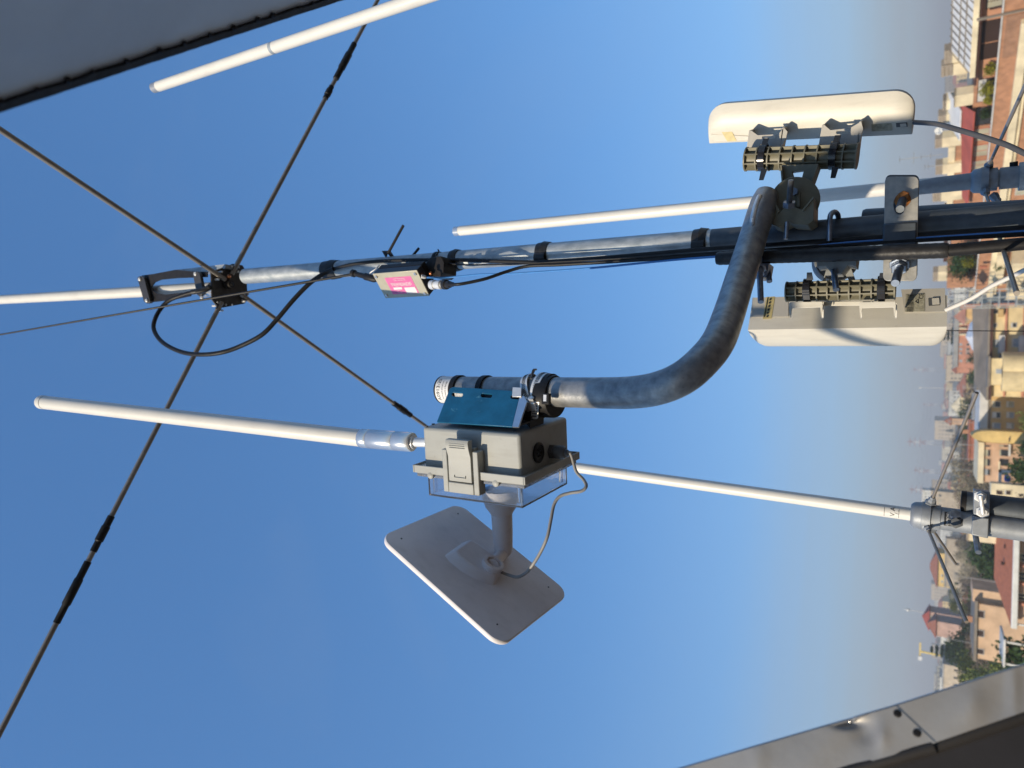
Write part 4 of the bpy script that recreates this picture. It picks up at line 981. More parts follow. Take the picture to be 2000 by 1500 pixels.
obj('plate', MB().prism(pxp(poly, Yp), V(0, .0045, 0), [pxp([(1757 + 12 * math.cos(a), 400 + 19 * math.sin(a)) for a in [2 * math.pi * k / 14 for k in range(14)]], Yp)]), platm, pp, bev=.0006)
obj('saddle', MB().prism(pxp([(1724, 436), (1791, 432), (1790, 500), (1723, 504)], Yp - .006), V(0, .006, 0)), dark_shaded_st, pp, bev=.003)
rear = [(x + 1, y - 3) for x, y in poly]; obj('rear_plate', MB().prism(pxp(rear, 1.385), V(0, .004, 0)), dark_shaded_st, pp)
w_ = at(1763, 391, Yp)
obj('washer', MB().lathe(w_, -Y_, [(-.004, .0118), (.002, .0118), (.0022, .010)], 28), rust, pp)
obj('nut', MB().lathe(at(1765, 386, Yp), -Y_, [(.002, .0092), (.010, .0092), (.011, .008)], 6), rust, pp, bev=.0005)
obj('bolt', MB().lathe(at(1764, 388, Yp), at(1757, 412, Yp - .052) - at(1764, 388, Yp), [(0, .0066), (.048, .0066), (.052, .006)], 18), dark_shaded_st, pp)
obj('nut', MB().lathe(at(1757, 520, Yp), at(1749, 555, Yp - .05) - at(1757, 520, Yp), [(0, .0165), (.002, .0165), (.0022, .0125), (.011, .0125), (.012, .011)], 6), boltm, pp, bev=.0005)
obj('bolt', MB().lathe(at(1758, 518, Yp), at(1748, 555, Yp - .055) - at(1758, 518, Yp), [(0, .0066), (.062, .0066), (.064, .006)], 18), boltm, pp)

# loose cables of the sector antennas and the distant wire
cable('data_cable', [(1786, 239, 1.40), (1812, 240.5, 1.38), (1835, 243.5, 1.36), (1880, 256, 1.33), (1955, 279, 1.3), (2000, 299, 1.28), (2090, 345, 1.25)], 1.3, .0042, cableg, 'dark grey cable drooping from the upper sector antenna', n=12)
cable('data_cable', [(1847, 605.5, 1.35), (1895, 584, 1.33), (1940, 557, 1.31), (2000, 528, 1.28), (2090, 478, 1.2)], 1.3, .0036, cablew, 'pale beige cable rising from the lower sector antenna port', n=12)
cable('overhead_wire', [(1780, 645.3, 3.2), (1900, 646, 3.2), (2100, 648, 3.2)], 3.2, .0020, black, 'thin vertical dark wire in front of the yellow apartments')

# ================================================================ town below
gm = mat('town ground', (.17, .17, .11), .9, 0, vs=.012, col2=(.24, .21, .18), detail=12)
G = MB(); gs_, N_ = 13500., 24
vs = [V(-gs_ + 2 * gs_ * i / N_, -gs_ + 2 * gs_ * j / N_, 0) for i in range(N_ + 1) for j in range(N_ + 1)]
G.add(vs, [(i * (N_ + 1) + j, (i + 1) * (N_ + 1) + j, (i + 1) * (N_ + 1) + j + 1, i * (N_ + 1) + j + 1) for i in range(N_) for j in range(N_)])
tag(obj('ground', G, gm, origin=(0, 0, 0)), kind='structure')
road = mat('asphalt', (.10, .10, .105), .85, 0, vs=.3)
rd_ = MB(); p = [(-60, 250), (-75, 420), (-120, 700), (-260, 1300)]
for (x0, y0), (x1, y1) in zip(p, p[1:]): rd_.prism([V(x0 - 5, y0, .004), V(x0 + 5, y0, .004), V(x1 + 5, y1, .004), V(x1 - 5, y1, .004)], V(0, 0, .02))
tag(obj('road', rd_, road), kind='structure')

def cm(name, col, rough=.8, var=.13, vs=.45, **k): return mat(name, col, rough, 0, var=var, vs=vs, detail=12, **k)
W_ = dict(
    brick=cm('brown brick wall', (.40, .205, .115), bump=.3, bs=12, vs=1.5), orange=cm('orange plaster', (.48, .25, .15)), creamw=cm('cream concrete', (.72, .62, .42)),
    white=cm('white roof sheet', (.66, .66, .64), var=.06), red=cm('red roof', (.42, .09, .06)), terr=cm('terracotta tiles', (.36, .135, .08), vs=3, bump=.4, bs=4),
    yellow=cm('yellow plaster', (.66, .54, .31)), ochre=cm('ochre plaster', (.55, .38, .17)), peach=cm('peach plaster', (.54, .36, .24)), deep=cm('sunny yellow plaster', (.66, .47, .18)),
    salmon=cm('salmon plaster', (.50, .23, .15)), dark=cm('dark brown fascia', (.07, .03, .022)), shut=cm('dark shutters', (.035, .018, .014)),
    glass=mat('dark window glass', (.035, .04, .045), .12, 0, var=.2, vs=1, spec=.8), blind=cm('beige blind', (.36, .35, .27)), grey=cm('grey metal roof', (.32, .32, .31)),
    taupe=cm('taupe roof', (.23, .195, .155)), lt=cm('light grey parapet', (.58, .57, .54)), green=cm('hedge green', (.035, .075, .02), vs=3), cr2=cm('far cream', (.60, .55, .42)),
    wh2=cm('far white', (.62, .62, .58)), pk=cm('far pink', (.50, .33, .27)), yl2=cm('far yellow', (.62, .47, .22)), bg=cm('blue grey shutters', (.30, .34, .38)), tan=cm('far tan', (.45, .38, .29)),
    chim=cm('chimney brickwork', (.33, .28, .22), vs=4), frame=cm('window frame', (.5, .5, .48)))
def prect(px0, px1, py0, py1, Y):
    xs = at((px0 + px1) / 2, py0, Y).x, at((px0 + px1) / 2, py1, Y).x; m = (py0 + py1) / 2
    return min(xs), max(xs), at(max(px0, px1), m, Y).z, at(min(px0, px1), m, Y).z
class Bld:
    """a building with a street front in its own plane: s runs along the front, o outwards, z up"""
    def __init__(s, name, label, cat, P, e, group=None):
        s.e = V(*e, 0).normalized(); n = V(s.e.y, -s.e.x, 0)
        if n.dot(V(CAM.x, CAM.y, 0) - V(P[0], P[1], 0)) < 0: n = -n
        s.n = n; s.P = V(P[0], P[1], 0); s.t = thing(name, s.P, label, cat, group)
    def pk(s, px, py, o=0):
        r = ray(px, py); q = CAM + r * ((s.P + s.n * o - CAM).dot(s.n) / r.dot(s.n)); return (q - s.P).dot(s.e), q.z
    def rect(s, px0, px1, py0, py1, o=0):
        a = s.pk((px0 + px1) / 2, py0, o)[0], s.pk((px0 + px1) / 2, py1, o)[0]; m = (py0 + py1) / 2
        return min(a), max(a), s.pk(max(px0, px1), m, o)[1], s.pk(min(px0, px1), m, o)[1]
    def p(s, a, z, o=0): return s.P + s.e * a + s.n * o + Z_ * z
    def box(s, mb, s0, s1, z0, z1, o0, o1): return mb.box(s.p((s0 + s1) / 2, (z0 + z1) / 2, (o0 + o1) / 2), s.e, s.n, Z_, abs(s1 - s0) / 2, abs(o1 - o0) / 2, abs(z1 - z0) / 2)
    def part(s, name, m, s0, s1, z0, z1, o0, o1, parent=None, label=None, bev=0):
        o_ = obj(name, s.box(MB(), s0, s1, z0, z1, o0, o1), m, parent or s.t, flat=True, bev=bev)
        if label: o_['label'] = label
        return o_
    def window(s, s0, s1, z0, z1, o=0, frame_m=None, pane=None, parent=None, bars=1):
        fm = frame_m or W_['frame']; w = .07; mb = MB()
        s.box(mb, s0 - w, s1 + w, z1, z1 + w, o, o + .06); s.box(mb, s0 - w, s1 + w, z0 - w, z0, o, o + .14)
        s.box(mb, s0 - w, s0, z0, z1, o, o + .06); s.box(mb, s1, s1 + w, z0, z1, o, o + .06)
        for k in range(bars): c_ = s0 + (s1 - s0) * (k + 1) / (bars + 1); s.box(mb, c_ - .03, c_ + .03, z0, z1, o, o + .045)
        f_ = obj('window', mb, fm, parent or s.t, flat=True)
        obj('pane', s.box(MB(), s0, s1, z0, z1, o + .004, o + .02), pane or W_['glass'], f_, flat=True)
        if (z1 - z0) < 2.2 and random.random() < .55:      # part lowered roller blind
            zz = z1 - (z1 - z0) * random.uniform(.15, .75); obj('roller_blind', s.box(MB(), s0, s1, zz, z1, o + .02, o + .04), random.choice([W_['blind'], W_['lt'], W_['bg']]), f_, flat=True)
        return f_

# ---- B1: long brick building with a roof terrace, oblique
b1 = Bld('apartment_building', 'brick apartment building with roof terraces, cream cornice and tarpaulin covered roof in the upper corner', 'building', (34.1, 87.4), (-.40, .915))
s0 = b1.pk(1958, -60)[0]; s1 = b1.pk(1893, 572)[0]; zp = CAM.z - 4.2
b1.part('wall', W_['brick'], s0, s1, 0, zp - .12, -14, 0)
b1.part('coping', W_['lt'], s0, s1 + .1, zp - .12, zp, -.5, .12)
b1.part('cornice', W_['creamw'], s0 + 6, s1 + .4, zp - 2.35, zp - 1.6, 0, .7)
b1.part('cornice', W_['creamw'], s0 + 6, s1 + .2, zp - 2.75, zp - 2.45, 0, .35)
a = b1.rect(1950, 1992, 30, 110); b1.part('shade_patch', cm('shaded brick panel', (.30, .165, .10), vs=1.5), a[0], a[1], zp - 2.2, zp - .4, 0, .10)  # shade on the parapet put into a darker brick colour
b1.part('drainpipe', W_['taupe'], b1.pk(1950, 27)[0] - .1, b1.pk(1950, 27)[0] + .1, 0, zp + 2.0, .10, .28)
for k in range(6):
    c_ = s1 - 2.5 - k * 4.2; b1.window(c_ - 1.5, c_, zp - 5.2, zp - 3.3, .0, pane=W_['blind'] if k % 2 else None)
# penthouse
ph = -2.6
pa = b1.pk(1912, -60, ph)[0]; pb = b1.pk(1912, 400, ph)[0]; ze = b1.pk(1908, 60, ph)[1]
b1.part('penthouse_wall', W_['orange'], pa, b1.pk(1920, 150, ph)[0], zp - .2, ze, -10, ph)
b1.part('penthouse_wall', W_['brick'], b1.pk(1920, 150, ph)[0], pb, zp - .2, ze - .1, -10, ph - .2)
b1.part('eave', W_['dark'], pa, b1.pk(1905, 150, ph)[0], ze - .25, ze, ph, ph + 1.3)
r_ = MB(); sa, sb = pa, b1.pk(1890, 147, ph + 1)[0]
r_.prism([b1.p(sa, ze + .02, ph + 1.35), b1.p(sb, ze + .02, ph + 1.35), b1.p(sb, ze + 2.1, ph - 3.2), b1.p(sa, ze + 2.2, ph - 3.2)], Z_ * .12)
rf = obj('roof', r_, W_['white'], b1.t, flat=True)
for k in range(13):
    sk = sa + (sb - sa) * k / 12; mb = MB(); mb.prism([b1.p(sk - .05, ze + .15, ph + 1.4), b1.p(sk + .05, ze + .15, ph + 1.4), b1.p(sk + .05, ze + 2.33, ph - 3.2), b1.p(sk - .05, ze + 2.33, ph - 3.2)], Z_ * .06); obj('batten', mb, W_['taupe'], rf, flat=True)
for k in range(3):
    f = (.38, .62, .97)[k]; zz = ze + .15 + 2.1 * f; oo = ph + 1.35 - 4.5 * f; obj('batten', b1.box(MB(), sa, sb, zz, zz + .08, oo - .06, oo + .06), W_['taupe'], rf, flat=True)
obj('gutter', b1.box(MB(), sa, sb, ze - .05, ze + .45, ph + 1.36, ph + 1.5), W_['creamw'], rf, flat=True)
for i, (y0, y1) in enumerate(((40, 82), (84, 114))):
    a = b1.rect(1914, 1946, y0, y1, ph); mb = MB(); b1.box(mb, a[0], a[1] - .1, zp - .2, ze - .45, ph, ph + .08)
    for k in range(12): sk = a[0] + (a[1] - a[0]) * (k + .5) / 12; b1.box(mb, sk - .04, sk + .04, zp - .2, ze - .45, ph + .08, ph + .13)
    obj('shutter', mb, W_['shut'], b1.t, flat=True)
a = b1.rect(1917, 1955, -10, 14, ph); b1.window(a[0], a[1], zp - .1, ze - .7, ph, W_['dark'], W_['blind'])
for y0, y1 in ((150, 200), (205, 246)):
    a = b1.rect(1908, 1938, y0, y1, ph - .2); b1.window(a[0] + .3, a[1] - .3, zp - .1, ze - .5, ph - .2, W_['dark'], W_['glass'])
for y0, y1 in ((249, 276), (281, 306), (311, 332), (336, 352)):
    a = b1.rect(1905, 1928, y0, y1, ph - .2); b1.window(a[0] + .15, a[1] - .15, zp - .1, ze - .45, ph - .2, W_['red'], W_['blind'])
# red awning roof + rear brick block
ra = b1.pk(1890, 205, ph)[0]; rbk = b1.pk(1890, 392, ph)[0]
mb = MB(); mb.prism([b1.p(ra, ze - .3, ph + 1.2), b1.p(rbk, ze - .3, ph + 1.0), b1.p(rbk, ze + .35, ph - .9), b1.p(ra + 2, ze + .95, ph - 2.2)], Z_ * .1); obj('roof', mb, W_['red'], b1.t, flat=True)
b1.part('rear_wall', W_['brick'], b1.pk(1880, 265, -6)[0], b1.pk(1880, 545, -6)[0], zp, b1.pk(1864, 330, -6)[1], -13, -6)
b1.part('rear_parapet', W_['creamw'], b1.pk(1856, 286, -6)[0], b1.pk(1856, 400, -6)[0], b1.pk(1864, 330, -6)[1], b1.pk(1851, 330, -6)[1], -13, -5.8)
r2_ = MB(); a = b1.rect(1853, 1877, 208, 266, -5)
r2_.prism([b1.p(a[0], a[2], -4.2), b1.p(a[1], a[2], -4.2), b1.p(a[1], a[3], -7.5), b1.p(a[0], a[3], -7.5)], Z_ * .12); obj('roof', r2_, W_['white'], b1.t, flat=True)
b1.part('roof_base', W_['taupe'], a[0], a[1], zp, a[2], -8, -5)
def chimney(x0, x1, y0, y1, xt, o=-5.5):
    a = b1.rect(x0, x1, y0, y1, o); z_ = b1.pk(xt, (y0 + y1) / 2, o)[1]
    c_ = b1.part('chimney', W_['creamw'], a[0], a[1], a[2] - 2, a[3], o - 1.2, o)
    mb = MB(); nn_ = 5
    for k in range(nn_): sk = a[0] + (a[1] - a[0]) * (k + .5) / nn_; b1.box(mb, sk - (a[1] - a[0]) * .07, sk + (a[1] - a[0]) * .07, a[3], z_, o - 1.1, o - .05)
    for k in range(3): zz = a[3] + (z_ - a[3]) * (k + .5) / 3; b1.box(mb, a[0], a[1], zz - .1, zz + .1, o - 1.15, o + .0)
    obj('chimney_pot', mb, W_['chim'], c_, flat=True)
chimney(1840, 1878, 268, 286, 1826); chimney(1841, 1850, 322, 340, 1827); chimney(1838, 1846, 376, 393, 1821)
chimney(1860, 1872, 96, 122, 1844, -7); chimney(1862, 1880, 124, 146, 1838, -7); chimney(1865, 1886, 186, 208, 1866, -3); chimney(1848, 1858, 196, 214, 1842, -7); chimney(1848, 1856, 224, 240, 1832, -7); chimney(1832, 1842, 531, 549, 1822, -7)
# lower terrace with hedge, cream balconies
b1.part('terrace_wall', W_['brick'], b1.pk(1890, 541, -1)[0], s1, zp, b1.pk(1849, 560, -1)[1], -5.8, -1.)
b1.part('roof_edge', W_['dark'], b1.pk(1846, 480, -6)[0], s1 + .1, b1.pk(1850, 520, -6)[1], b1.pk(1842, 520, -6)[1], -14.2, -6)
b1.part('balcony', W_['creamw'], b1.pk(1970, 505, 1.5)[0], b1.pk(1970, 576, 1.5)[0], zp - 6.2, zp - 3.9, 0.0, 2.4)
b1.part('balcony', W_['creamw'], b1.pk(1940, 500, 1.5)[0], b1.pk(1935, 558, 1.5)[0], zp - 3.2, zp - 2.2, .0, 1.5)
b1.part('balcony', W_['creamw'], b1.pk(1970, 330, 1.0)[0], b1.pk(1970, 470, 1.0)[0], zp - 6.4, zp - 5.4, 0.0, 1.6)
def leaves(mb, c, r, n, size, sq=1., seed=0):
    rnd = random.Random(seed)
    for _ in range(n):
        th, u_ = rnd.uniform(0, 6.283), rnd.uniform(-1, 1); rr_ = r * rnd.uniform(.45, 1.05) * (1 + .25 * math.sin(3 * th + 5 * u_ + seed)); q = math.sqrt(1 - u_ * u_)
        p_ = c + V(rr_ * q * math.cos(th), rr_ * q * math.sin(th), rr_ * u_ * sq)
        a_1 = V(rnd.uniform(-1, 1), rnd.uniform(-1, 1), rnd.uniform(-1, 1)).normalized(); b_1 = a_1.orthogonal().normalized(); s_ = size * rnd.uniform(.6, 1.3)
        mb.add([p_ - a_1 * s_ - b_1 * s_ * .6, p_ + a_1 * s_ - b_1 * s_ * .4, p_ + a_1 * s_ * .8 + b_1 * s_ * .6, p_ - a_1 * s_ * .7 + b_1 * s_ * .5], [(0, 1, 2, 3)])
    return mb
def leafmat(name, col, col2, vs=.9):
    m = mat(name, col, .65, 0, vs=vs, col2=col2, detail=8, spec=.2); nt = m.node_tree; N = nt.nodes; L = nt.links; b = N['Principled BSDF']
    oi = N.new('ShaderNodeObjectInfo'); hs_ = N.new('ShaderNodeHueSaturation'); mr = N.new('ShaderNodeMapRange'); mr.inputs[3].default_value = .7; mr.inputs[4].default_value = 1.3
    L.new(oi.outputs['Random'], mr.inputs[0]); L.new(mr.outputs[0], hs_.inputs['Value']); src = b.inputs['Base Color'].links[0].from_socket
    L.new(src, hs_.inputs['Color']); L.new(hs_.outputs[0], b.inputs['Base Color']); return m
lf = dict(ever=leafmat('evergreen leaves', (.045, .085, .022), (.02, .04, .013)), bare=leafmat('bare twigs', (.17, .125, .09), (.10, .075, .055)), pale=leafmat('pale budding twigs', (.33, .29, .19), (.20, .17, .12)),
          fresh=leafmat('fresh green leaves', (.17, .19, .04), (.08, .10, .025)), pine=leafmat('pine needles', (.025, .055, .022), (.012, .028, .012)), yel=leafmat('yellow green potted leaves', (.30, .27, .02), (.12, .14, .02), 2))
def bush(label, px, py, o, r, m, sq=1., n=500, cat='plant', name='potted_plant', size=.09):
    s_, z_ = b1.pk(px, py, o); c_ = b1.p(s_, z_, o); t = thing(name, V(c_.x, c_.y, c_.z - r * sq), label, cat)
    obj('foliage', leaves(MB(), c_, r, n, size, sq, int(px + py)), m, t, flat=True)
    mb = MB().lathe(V(c_.x, c_.y, zp - 1.2), Z_, [(0, r * .35), (.5, r * .45), (.9, r * .48)], 14); obj('pot', mb, W_['terr'], t)
bush('yellow green bush on the brick terrace nearest the dark shutters', 1934, 135, -1.5, .62, lf['yel'])
bush('big rounded yellow potted tree in the middle of the brick terrace', 1929, 174, -1.5, .75, lf['yel'], n=900)
bush('small bright green plant behind the terrace parapet', 1930, 196, -1.4, .42, lf['yel'])
bush('dim green climbing plant on the dark terrace wall', 1925, 222, -1.8, .6, lf['ever'])
bush('rust orange shrub on the lower terrace beside the hedge', 1890, 512, -.8, .8, lf['yel'], n=700)
bush('dark leafy plant on the cream balcony', 1952, 520, 1.2, .6, lf['ever'])
hd_ = MB(); sa, za = b1.pk(1870, 498, -1.5); sb, _z = b1.pk(1866, 538, -1.5)
ztop = b1.pk(1853, 515, -1.5)[1]
for k in range(9): leaves(hd_, b1.p(sa + (sb - sa) * (k + .5) / 9, (zp + ztop) / 2, -2 + .2 * math.sin(k * 2)), (ztop - zp) * .5, 420, .12, 1.0, k)
tag(obj('hedge', hd_, lf['ever'], flat=True), 'dense dark green hedge on the brick roof terrace', 'hedge')
# little dish and tv aerial on the roof
s_, z_ = b1.pk(1833, 256, -5); c_ = b1.p(s_, z_, -5)
t = thing('satellite_dish', b1.p(s_, b1.pk(1852, 256, -5)[1], -5), 'small white round satellite dish on the brick building roof', 'satellite dish')
obj('reflector', MB().lathe(c_, V(-.5, -.8, .35), [(0, .45), (.03, .46), (.03, .40), (-.06, .15), (-.09, .02)], 24), W_['wh2'], t)
obj('mast', MB().tube([c_, c_ + V(.2, .3, -.3), b1.p(s_, b1.pk(1852, 256, -5)[1], -5)], .05, sub=2), W_['grey'], t)
def aerial(px0, px1, py, Y, label, els):
    a_, b_ = at(px0, py, Y), at(px1, py - 6, Y); b_ = V(a_.x, a_.y, b_.z)
    t = thing('television_aerial', b_, label, 'aerial'); obj('pole', MB().cyl(b_, a_, .035, n=8), W_['grey'], t)
    for f, L_ in els:
        q = a_.lerp(b_, f); mb = MB().cyl(q - X_ * L_ * .5, q + X_ * L_ * .5, .03, n=6)
        for k in range(5): e_ = q + X_ * (k / 4 - .5) * L_ * .9; mb.cyl(e_ - Y_ * .35, e_ + Y_ * .35, .018, n=5)
        obj('boom', mb, W_['grey'], t)
aerial(1757, 1842, 312, 96, 'tall thin television aerial above the brick building with several cross bars', ((0, .7), (.33, 1.3), (.5, .5), (.72, .6)))
aerial(1806, 1842, 326, 96, 'short television aerial beside the taller one above the brick building', ((0, .5), (.2, .5)))

# ---- steel framed glazed lift / scaffold in the street
sf = thing('scaffold', at(1995, 583, 118) * 1, 'grey steel scaffold frame standing between brick and yellow apartments', 'scaffold'); sf.location.z = 0
x0, x1, z0_, z1_ = prect(1850, 2005, 566, 597, 118); mb = MB(); gm_ = cm('galvanised frame', (.38, .41, .41))
for xx in (x0, (x0 + x1) / 2, x1):
    for yy in (118, 121): mb.abox(xx - .06, yy - .06, 0, xx + .06, yy + .06, z1_)
frm = obj('upright', mb, gm_, sf, flat=True)
for k in range(9):
    zz = z1_ - .2 - k * 2.0; mb = MB(); mb.abox(x0, 117.9, zz - .05, x1, 118.02, zz + .05); mb.abox(x0, 117.9, zz - 1.05, x1, 118.0, zz - .97); mb.abox(x0, 118, zz - .06, x1, 121, zz + .0); obj('deck', mb, gm_, sf, flat=True)

# ---- generic fronts facing the camera
def house(name, label, px_t, px_b, py_l, py_r, Y, depth, wall, cat='building', yaw=0., base=0.):
    x0, x1, zb, zt = prect(px_t, px_b, py_l, py_r, Y); b = Bld(name, label, cat, (x0, Y), (math.cos(yaw), math.sin(yaw)))
    if b.e.x < 0: b.e = -b.e
    b.W = x1 - x0; b.H = zt; b.D = depth; b.wall = b.part('wall', wall, 0, b.W, base, zt, -depth, 0); return b
def wins(b, lst, o=0, **k):
    for (a0, a1, c0, c1) in lst:
        r_ = b.rect(a0, a1, c0, c1, o); kk = dict(k); kk.setdefault('pane', random.choice([W_['glass'], W_['glass'], W_['blind'], W_['bg']])); b.window(*r_, o, **kk)
def hip(b, h, ov=.5, m=None, inset=None):
    ins = b.D / 2 if inset is None else inset; mb = MB(); z = b.H
    A = [b.p(-ov, z, ov), b.p(b.W + ov, z, ov), b.p(b.W + ov, z, -b.D - ov), b.p(-ov, z, -b.D - ov)]; R1, R2 = b.p(min(ins, b.W * .48), z + h, -b.D / 2), b.p(b.W - min(ins, b.W * .48), z + h, -b.D / 2)
    mb.add(A + [R1, R2], [(0, 1, 5, 4), (1, 2, 5), (2, 3, 4, 5), (3, 0, 4), (3, 2, 1, 0)]); return obj('roof', mb, m or W_['terr'], b.t, flat=True)
def flatroof(b, m, t=.5, ov=.3): return b.part('roof', m, -ov, b.W + ov, b.H, b.H + t, -b.D - ov, ov)

# yellow apartments
y5 = house('apartment_building', 'pale yellow apartment building with orange balcony edges under a taupe roof', 1932, 2000, 775, 598, 129, 14, W_['yellow'])
mb = MB(); mb.prism([y5.p(-.6, y5.H, 1.0), y5.p(y5.W + .6, y5.H, 1.0), y5.p(y5.W + .2, y5.H + 2.0, -3.5), y5.p(2, y5.H + 1.4, -4)], Z_ * .25); obj('roof', mb, W_['taupe'], y5.t, flat=True)
y5.part('roof', W_['taupe'], 1, y5.W, y5.H - .1, y5.H + 1.35, -14, -3)
y5.part('eave', W_['dark'], -.5, y5.W + .5, y5.H - .35, y5.H, 0, .9)
wins(y5, [(1936, 1951, 664, 677), (1977, 1992, 662, 677)], pane=W_['bg']); wins(y5, [(1937, 1946, 632, 639), (1975, 1985, 631, 639), (1941, 1950, 605, 612)], bars=0)
wins(y5, [(1952, 1963, 694, 702), (1953, 1962, 722, 730), (1977, 1990, 725, 738)], pane=W_['bg'])
for a0, a1, c0, c1, m in ((1951, 1963, 655, 690, 'lt'), (1951, 1961, 703, 714, 'lt'), (1951, 1963, 728, 738, 'lt'), (1990, 2001, 655, 700, 'lt'), (1950, 1960, 604, 618, 'ochre')):
    r_ = y5.rect(a0, a1, c0, c1, 1.2); y5.part('balcony', W_[m], r_[0], r_[1], r_[2], r_[3], 0, 1.2)
for a0, a1 in ((1961.5, 1965.5), (1997, 2002)):
    r_ = y5.rect(a0, a1, 770, 600, .3); y5.part('balcony_edge', W_['salmon'], 0, y5.W, r_[2], r_[3], 0, .35)
y5b = house('apartment_building', 'yellow stepped wing with round bays beside the ochre office block', 1934, 2000, 752, 700, 124, 5, W_['yellow'])
flatroof(y5b, W_['taupe'], .3)
for a in (.25, .75): obj('bay', MB().lathe(y5b.p(y5b.W * a, 0, .2), Z_, [(0, 1.9), (y5b.H - 1.4, 1.9)], 24), W_['yellow'], y5b.t)
wins(y5b, [(1946, 1957, 722, 729)], pane=W_['bg'])

# ochre office block with white parapet, curved yellow stair tower, loggia wing
b6 = house('office_building', 'ochre building with square dark windows and broad light grey parapet', 1930, 1991, 846, 757, 134, 16, W_['ochre'])
b6.part('parapet', W_['lt'], -.3, b6.W + .3, b6.H, b6.pk(1912.5, 800)[1], -16, .4, bev=.1)
b6.part('parapet_band', W_['taupe'], -.1, b6.W + .1, b6.H - .35, b6.H, 0, .12)  # taupe strip under the parapet, slightly proud of the wall
for (a0, a1) in ((1938.5, 1953.5), (1966.5, 1979.5)): wins(b6, [(a0, a1, 784.5, 794.5), (a0, a1, 805.5, 815.5), (a0, a1, 826.5, 836.5), (a0, a1, 764, 773)], bars=0)
tw = house('stair_tower', 'bright yellow curved stair tower between ochre block and orange loggia wing', 1935, 1991, 866, 843, 127, 8, W_['deep'])
mb = MB(); P_ = []
for k in range(13): a = math.pi * k / 12; P_.append(tw.p(tw.W / 2 + tw.W / 2 * math.cos(a), tw.H + 2.35 * math.sin(a), .0))
mb.prism(P_, -tw.n * 8); obj('curved_gable', mb, W_['deep'], tw.t); 
obj('parapet_bow', MB().prism([tw.p(tw.W * .12, tw.H - 2.2, .25), tw.p(tw.W * .5, tw.H - 2.2, .25), tw.p(tw.W * .5, tw.H - 2.3, .25), tw.p(tw.W * .12, tw.H - 2.3, .25)], tw.n * .1), W_['dark'], tw.t)
wg = house('office_building', 'orange wing with deep dark loggias under a cream parapet band', 1921, 1991, 944, 866, 130, 15, W_['peach'])
wg.part('parapet', W_['creamw'], -.2, wg.W, wg.H, wg.pk(1910, 900)[1], -15, .5)
for c0, c1 in ((868, 874), (877, 892), (895, 911), (915, 929)):
    for a0, a1 in ((1922, 1934), (1952, 1970)):
        r_ = wg.rect(a0, a1, c0, c1, 0); wg.window(r_[0] + .1, r_[1] - .1, r_[2], r_[3], 0, W_['peach'], W_['glass'], bars=0)
r_ = wg.rect(1950, 1953, 944, 866); wg.part('ledge', W_['creamw'], 0, wg.W * .55, r_[2], r_[3], 0, .3)
r_ = wg.rect(1969, 1973, 890, 880); wg.part('awning', W_['wh2'], r_[0], r_[1] + 1, r_[2], r_[3], 0, .8)
aw = thing('pergola', at(1975, 935, 122), 'white post and beam pergola with a bright blue tarpaulin below the loggia wing', 'pergola'); aw.location.z = 0
x0, x1, z0_, z1_ = prect(1950, 1980, 960, 918, 122); mb = MB(); mb.abox(x0, 121.8, z1_ - .35, x1, 122.2, z1_); mb.abox(x0, 121.8, 0, x0 + .4, 122.2, z1_); mb.abox(x1 - .4, 121.8, 0, x1, 122.2, z1_)
obj('frame', mb, W_['wh2'], aw, flat=True)
x0, x1, z0_, z1_ = prect(1962, 1974, 941, 929, 123); obj('tarpaulin', MB().abox(x0, 122.4, z0_, x1, 124, z1_), cm('blue tarpaulin', (.02, .12, .55)), aw, bev=.2, flat=True)

# white curved canopy, red roofs and long terracotta block
can = thing('canopy_roof', V(at(1905, 655, 165).x, 165, 0), 'white tent like curved canopy roof in front of the terracotta block', 'canopy')
mb = MB(); gx = [620, 632, 645, 658, 670, 682, 692]; tp_ = [1906, 1894, 1890, 1886, 1893, 1898, 1908]; bt = [1914, 1905, 1904, 1901, 1909, 1908, 1910]
A_ = [at(tp_[i], gx[i], 172) for i in range(7)]; B_ = [at(bt[i], gx[i], 160) for i in range(7)]; mb.add(A_ + B_ + [p - Z_ * .2 for p in A_ + B_], [(i, i + 1, 8 + i, 7 + i) for i in range(6)] + [(14 + i, 21 + i, 22 + i, 15 + i) for i in range(6)] + [(7 + i, 8 + i, 22 + i, 21 + i) for i in range(6)])
obj('membrane', mb, cm('white membrane', (.80, .80, .80)), can)
mb = MB()
for i in (0, 3, 6): mb.cyl(V(B_[i].x, 161, 0), B_[i], .15, n=8)
obj('post', mb, W_['grey'], can)
t4 = house('apartment_building', 'long terracotta block with rows of small windows and a grey flat roof', 1872, 1935, 718, 594, 330, 14, W_['salmon'])
flatroof(t4, W_['grey'], 1.6, .6)
wins(t4, [(1874, 1879, c, c + 4) for c in (671, 680, 688, 703)] + [(1888, 1893, c, c + 4) for c in (671, 680, 688, 703)], bars=0)
for c in (606, 614, 622, 631, 640, 652): r_ = t4.rect(1873, 1887, c, c + 3.2, 1); t4.part('balcony', W_['creamw'], r_[0], r_[1], r_[2], r_[3], 0, 1.2)
g5 = house('house', 'narrow salmon gable end beside the long terracotta block', 1868, 1935, 728, 717, 300, 10, W_['salmon']); hip(g5, 1.5, .2, W_['terr'])
yh = house('house', 'peach yellow house with sloping roof half hidden by the cable', 1886, 1935, 625, 602, 210, 10, cm('pale orange plaster', (.66, .42, .18))); hip(yh, 2.5, .4, W_['salmon'])
rb_ = house('garage_building', 'low brick red building with plain wall behind the ochre block', 1895, 1935, 900, 823, 190, 10, cm('red brick', (.36, .13, .08))); flatroof(rb_, W_['terr'], .3)

